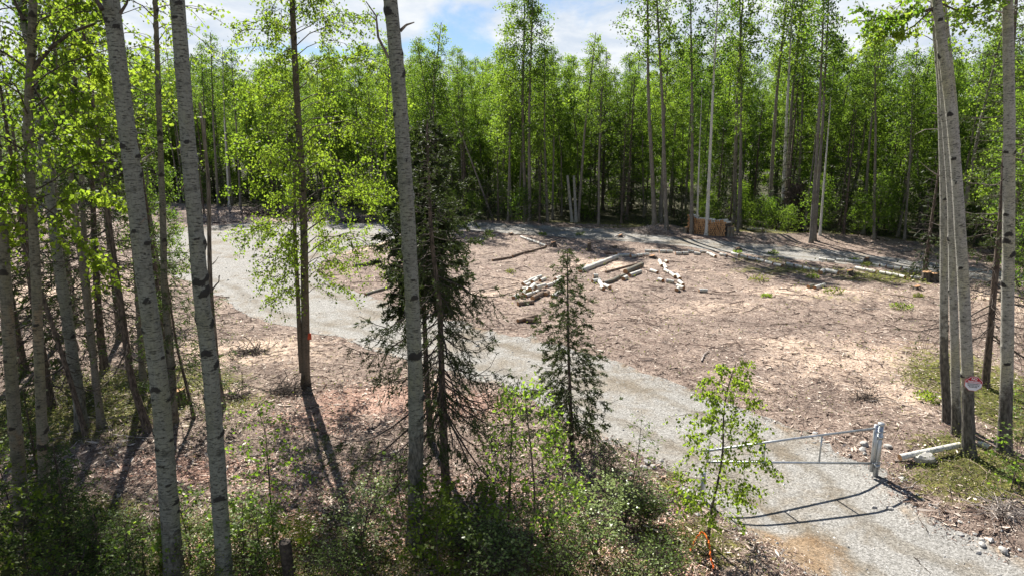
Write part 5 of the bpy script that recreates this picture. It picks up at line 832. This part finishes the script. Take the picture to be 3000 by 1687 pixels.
# ---------------------------------------------------------------- sign
def flatmat(name, c, r=.5): 
    m, n = new_mat(name); finish(n, c, r); return m
M_SW, M_SR, M_SB = flatmat('sign_white', (.72, .72, .74)), flatmat('sign_red', (.42, .012, .02)), flatmat('sign_black', (.03, .035, .04))
b_, p_ = SIGN_TREE; q = onplane(2838, 1115, b_[1]); zi = q[2] - b_[2]; tx = b_[0] + np.interp(zi, p_[:, 2], p_[:, 0]); ty = b_[1] + np.interp(zi, p_[:, 2], p_[:, 1])
sgn = empty('warning_sign', (q[0], ty - .135, q[2]), 'red and white octagonal NO TRESPASSING sign nailed to the leaning aspen', 'sign')
sgn.rotation_euler = (R(-6), R(4), R(-8))
def octo(name, w, h, y0, y1, m, ylo=None, yhi=None, cy=0):
    c = .293; pts_ = [(-w * (1 - 2 * c), -h), (w * (1 - 2 * c), -h), (w, -h * (1 - 2 * c)), (w, h * (1 - 2 * c)), (w * (1 - 2 * c), h), (-w * (1 - 2 * c), h), (-w, h * (1 - 2 * c)), (-w, -h * (1 - 2 * c))]
    if ylo is not None:
        out = []
        for k in range(8):
            a, b2 = pts_[k], pts_[(k + 1) % 8]
            if a[1] >= ylo: out.append(a)
            if (a[1] >= ylo) != (b2[1] >= ylo): t = (ylo - a[1]) / (b2[1] - a[1]); out.append((a[0] + t * (b2[0] - a[0]), ylo))
        pts_ = out
    N = len(pts_); G = Geo(); V = np.array([(x, y0, z) for x, z in pts_] + [(x, y1, z) for x, z in pts_]); G.add(V, [(k, (k + 1) % N, N + (k + 1) % N, N + k) for k in range(N)])
    for r0_, rev in ((range(N), False), (range(N, 2 * N), True)):
        rg = list(r0_); rg = rg[::-1] if rev else rg; G.l.append(np.array(rg)); G.c.append(np.array([N])); G.m.append(np.array([0]))
    return link(name, G.mesh(name, m), sgn)
W, Hh = .150, .134
octo('red_rim', W, Hh, 0, -.003, M_SR); octo('white_face', W * .955, Hh * .955, -.0032, -.0045, M_SW); octo('red_panel', W * .905, Hh * .905, -.0047, -.0056, M_SR, ylo=.012)
def text(s, size, x, z, m, name='lettering', off=.0015, sx=1.0):
    cu = bpy.data.curves.new('lettering', 'FONT'); cu.body = s; cu.size = size; cu.align_x = 'CENTER'; cu.align_y = 'CENTER'; cu.extrude = .0006; cu.offset = off
    o = bpy.data.objects.new('tmp', cu); C.objects.link(o); dg = bpy.context.evaluated_depsgraph_get(); me = bpy.data.meshes.new_from_object(o.evaluated_get(dg)); bpy.data.objects.remove(o)
    me.name = name; me.materials.clear(); me.materials.append(m); t = link(name, me, sgn, (x, -.0062, z)); t.rotation_euler = (R(90), 0, 0); t.scale = (sx, 1, 1)
text('NO', .062, 0, .085, M_SW, sx=1.0); text('TRESPASSING', .046, 0, .033, M_SW, sx=.80); text('PRIVATE PROPERTY', .027, 0, -.010, M_SB, off=.0008, sx=.92); text('VIOLATORS WILL BE', .024, 0, -.038, M_SB, off=.0008, sx=.9); text('PROSECUTED', .024, 0, -.064, M_SB, off=.0008)
# orange tape
P = np.array([at(u, v) for u, v in [(2020, 1618), (2035, 1600), (2055, 1590), (2072, 1600), (2078, 1625), (2082, 1650), (2090, 1668)]]); P[:, 2] += [.03, .12, .2, .16, .1, .06, .02]; b = P.mean(0); s = np.linspace(0, 6, 40); Pi = np.stack([np.interp(s, np.arange(7), P[:, j] - b[j]) for j in range(3)], 1); Pi += np.random.default_rng(3).normal(0, .007, Pi.shape)
G = Geo(); tubes(G, Pi, np.full(40, .012), 5); tag(link('marker_tape', G.mesh('marker_tape', M_ORANGE), None, tuple(b)), 'crumpled bright orange marker tape lying in the moss below the leafy sapling', 'tape')
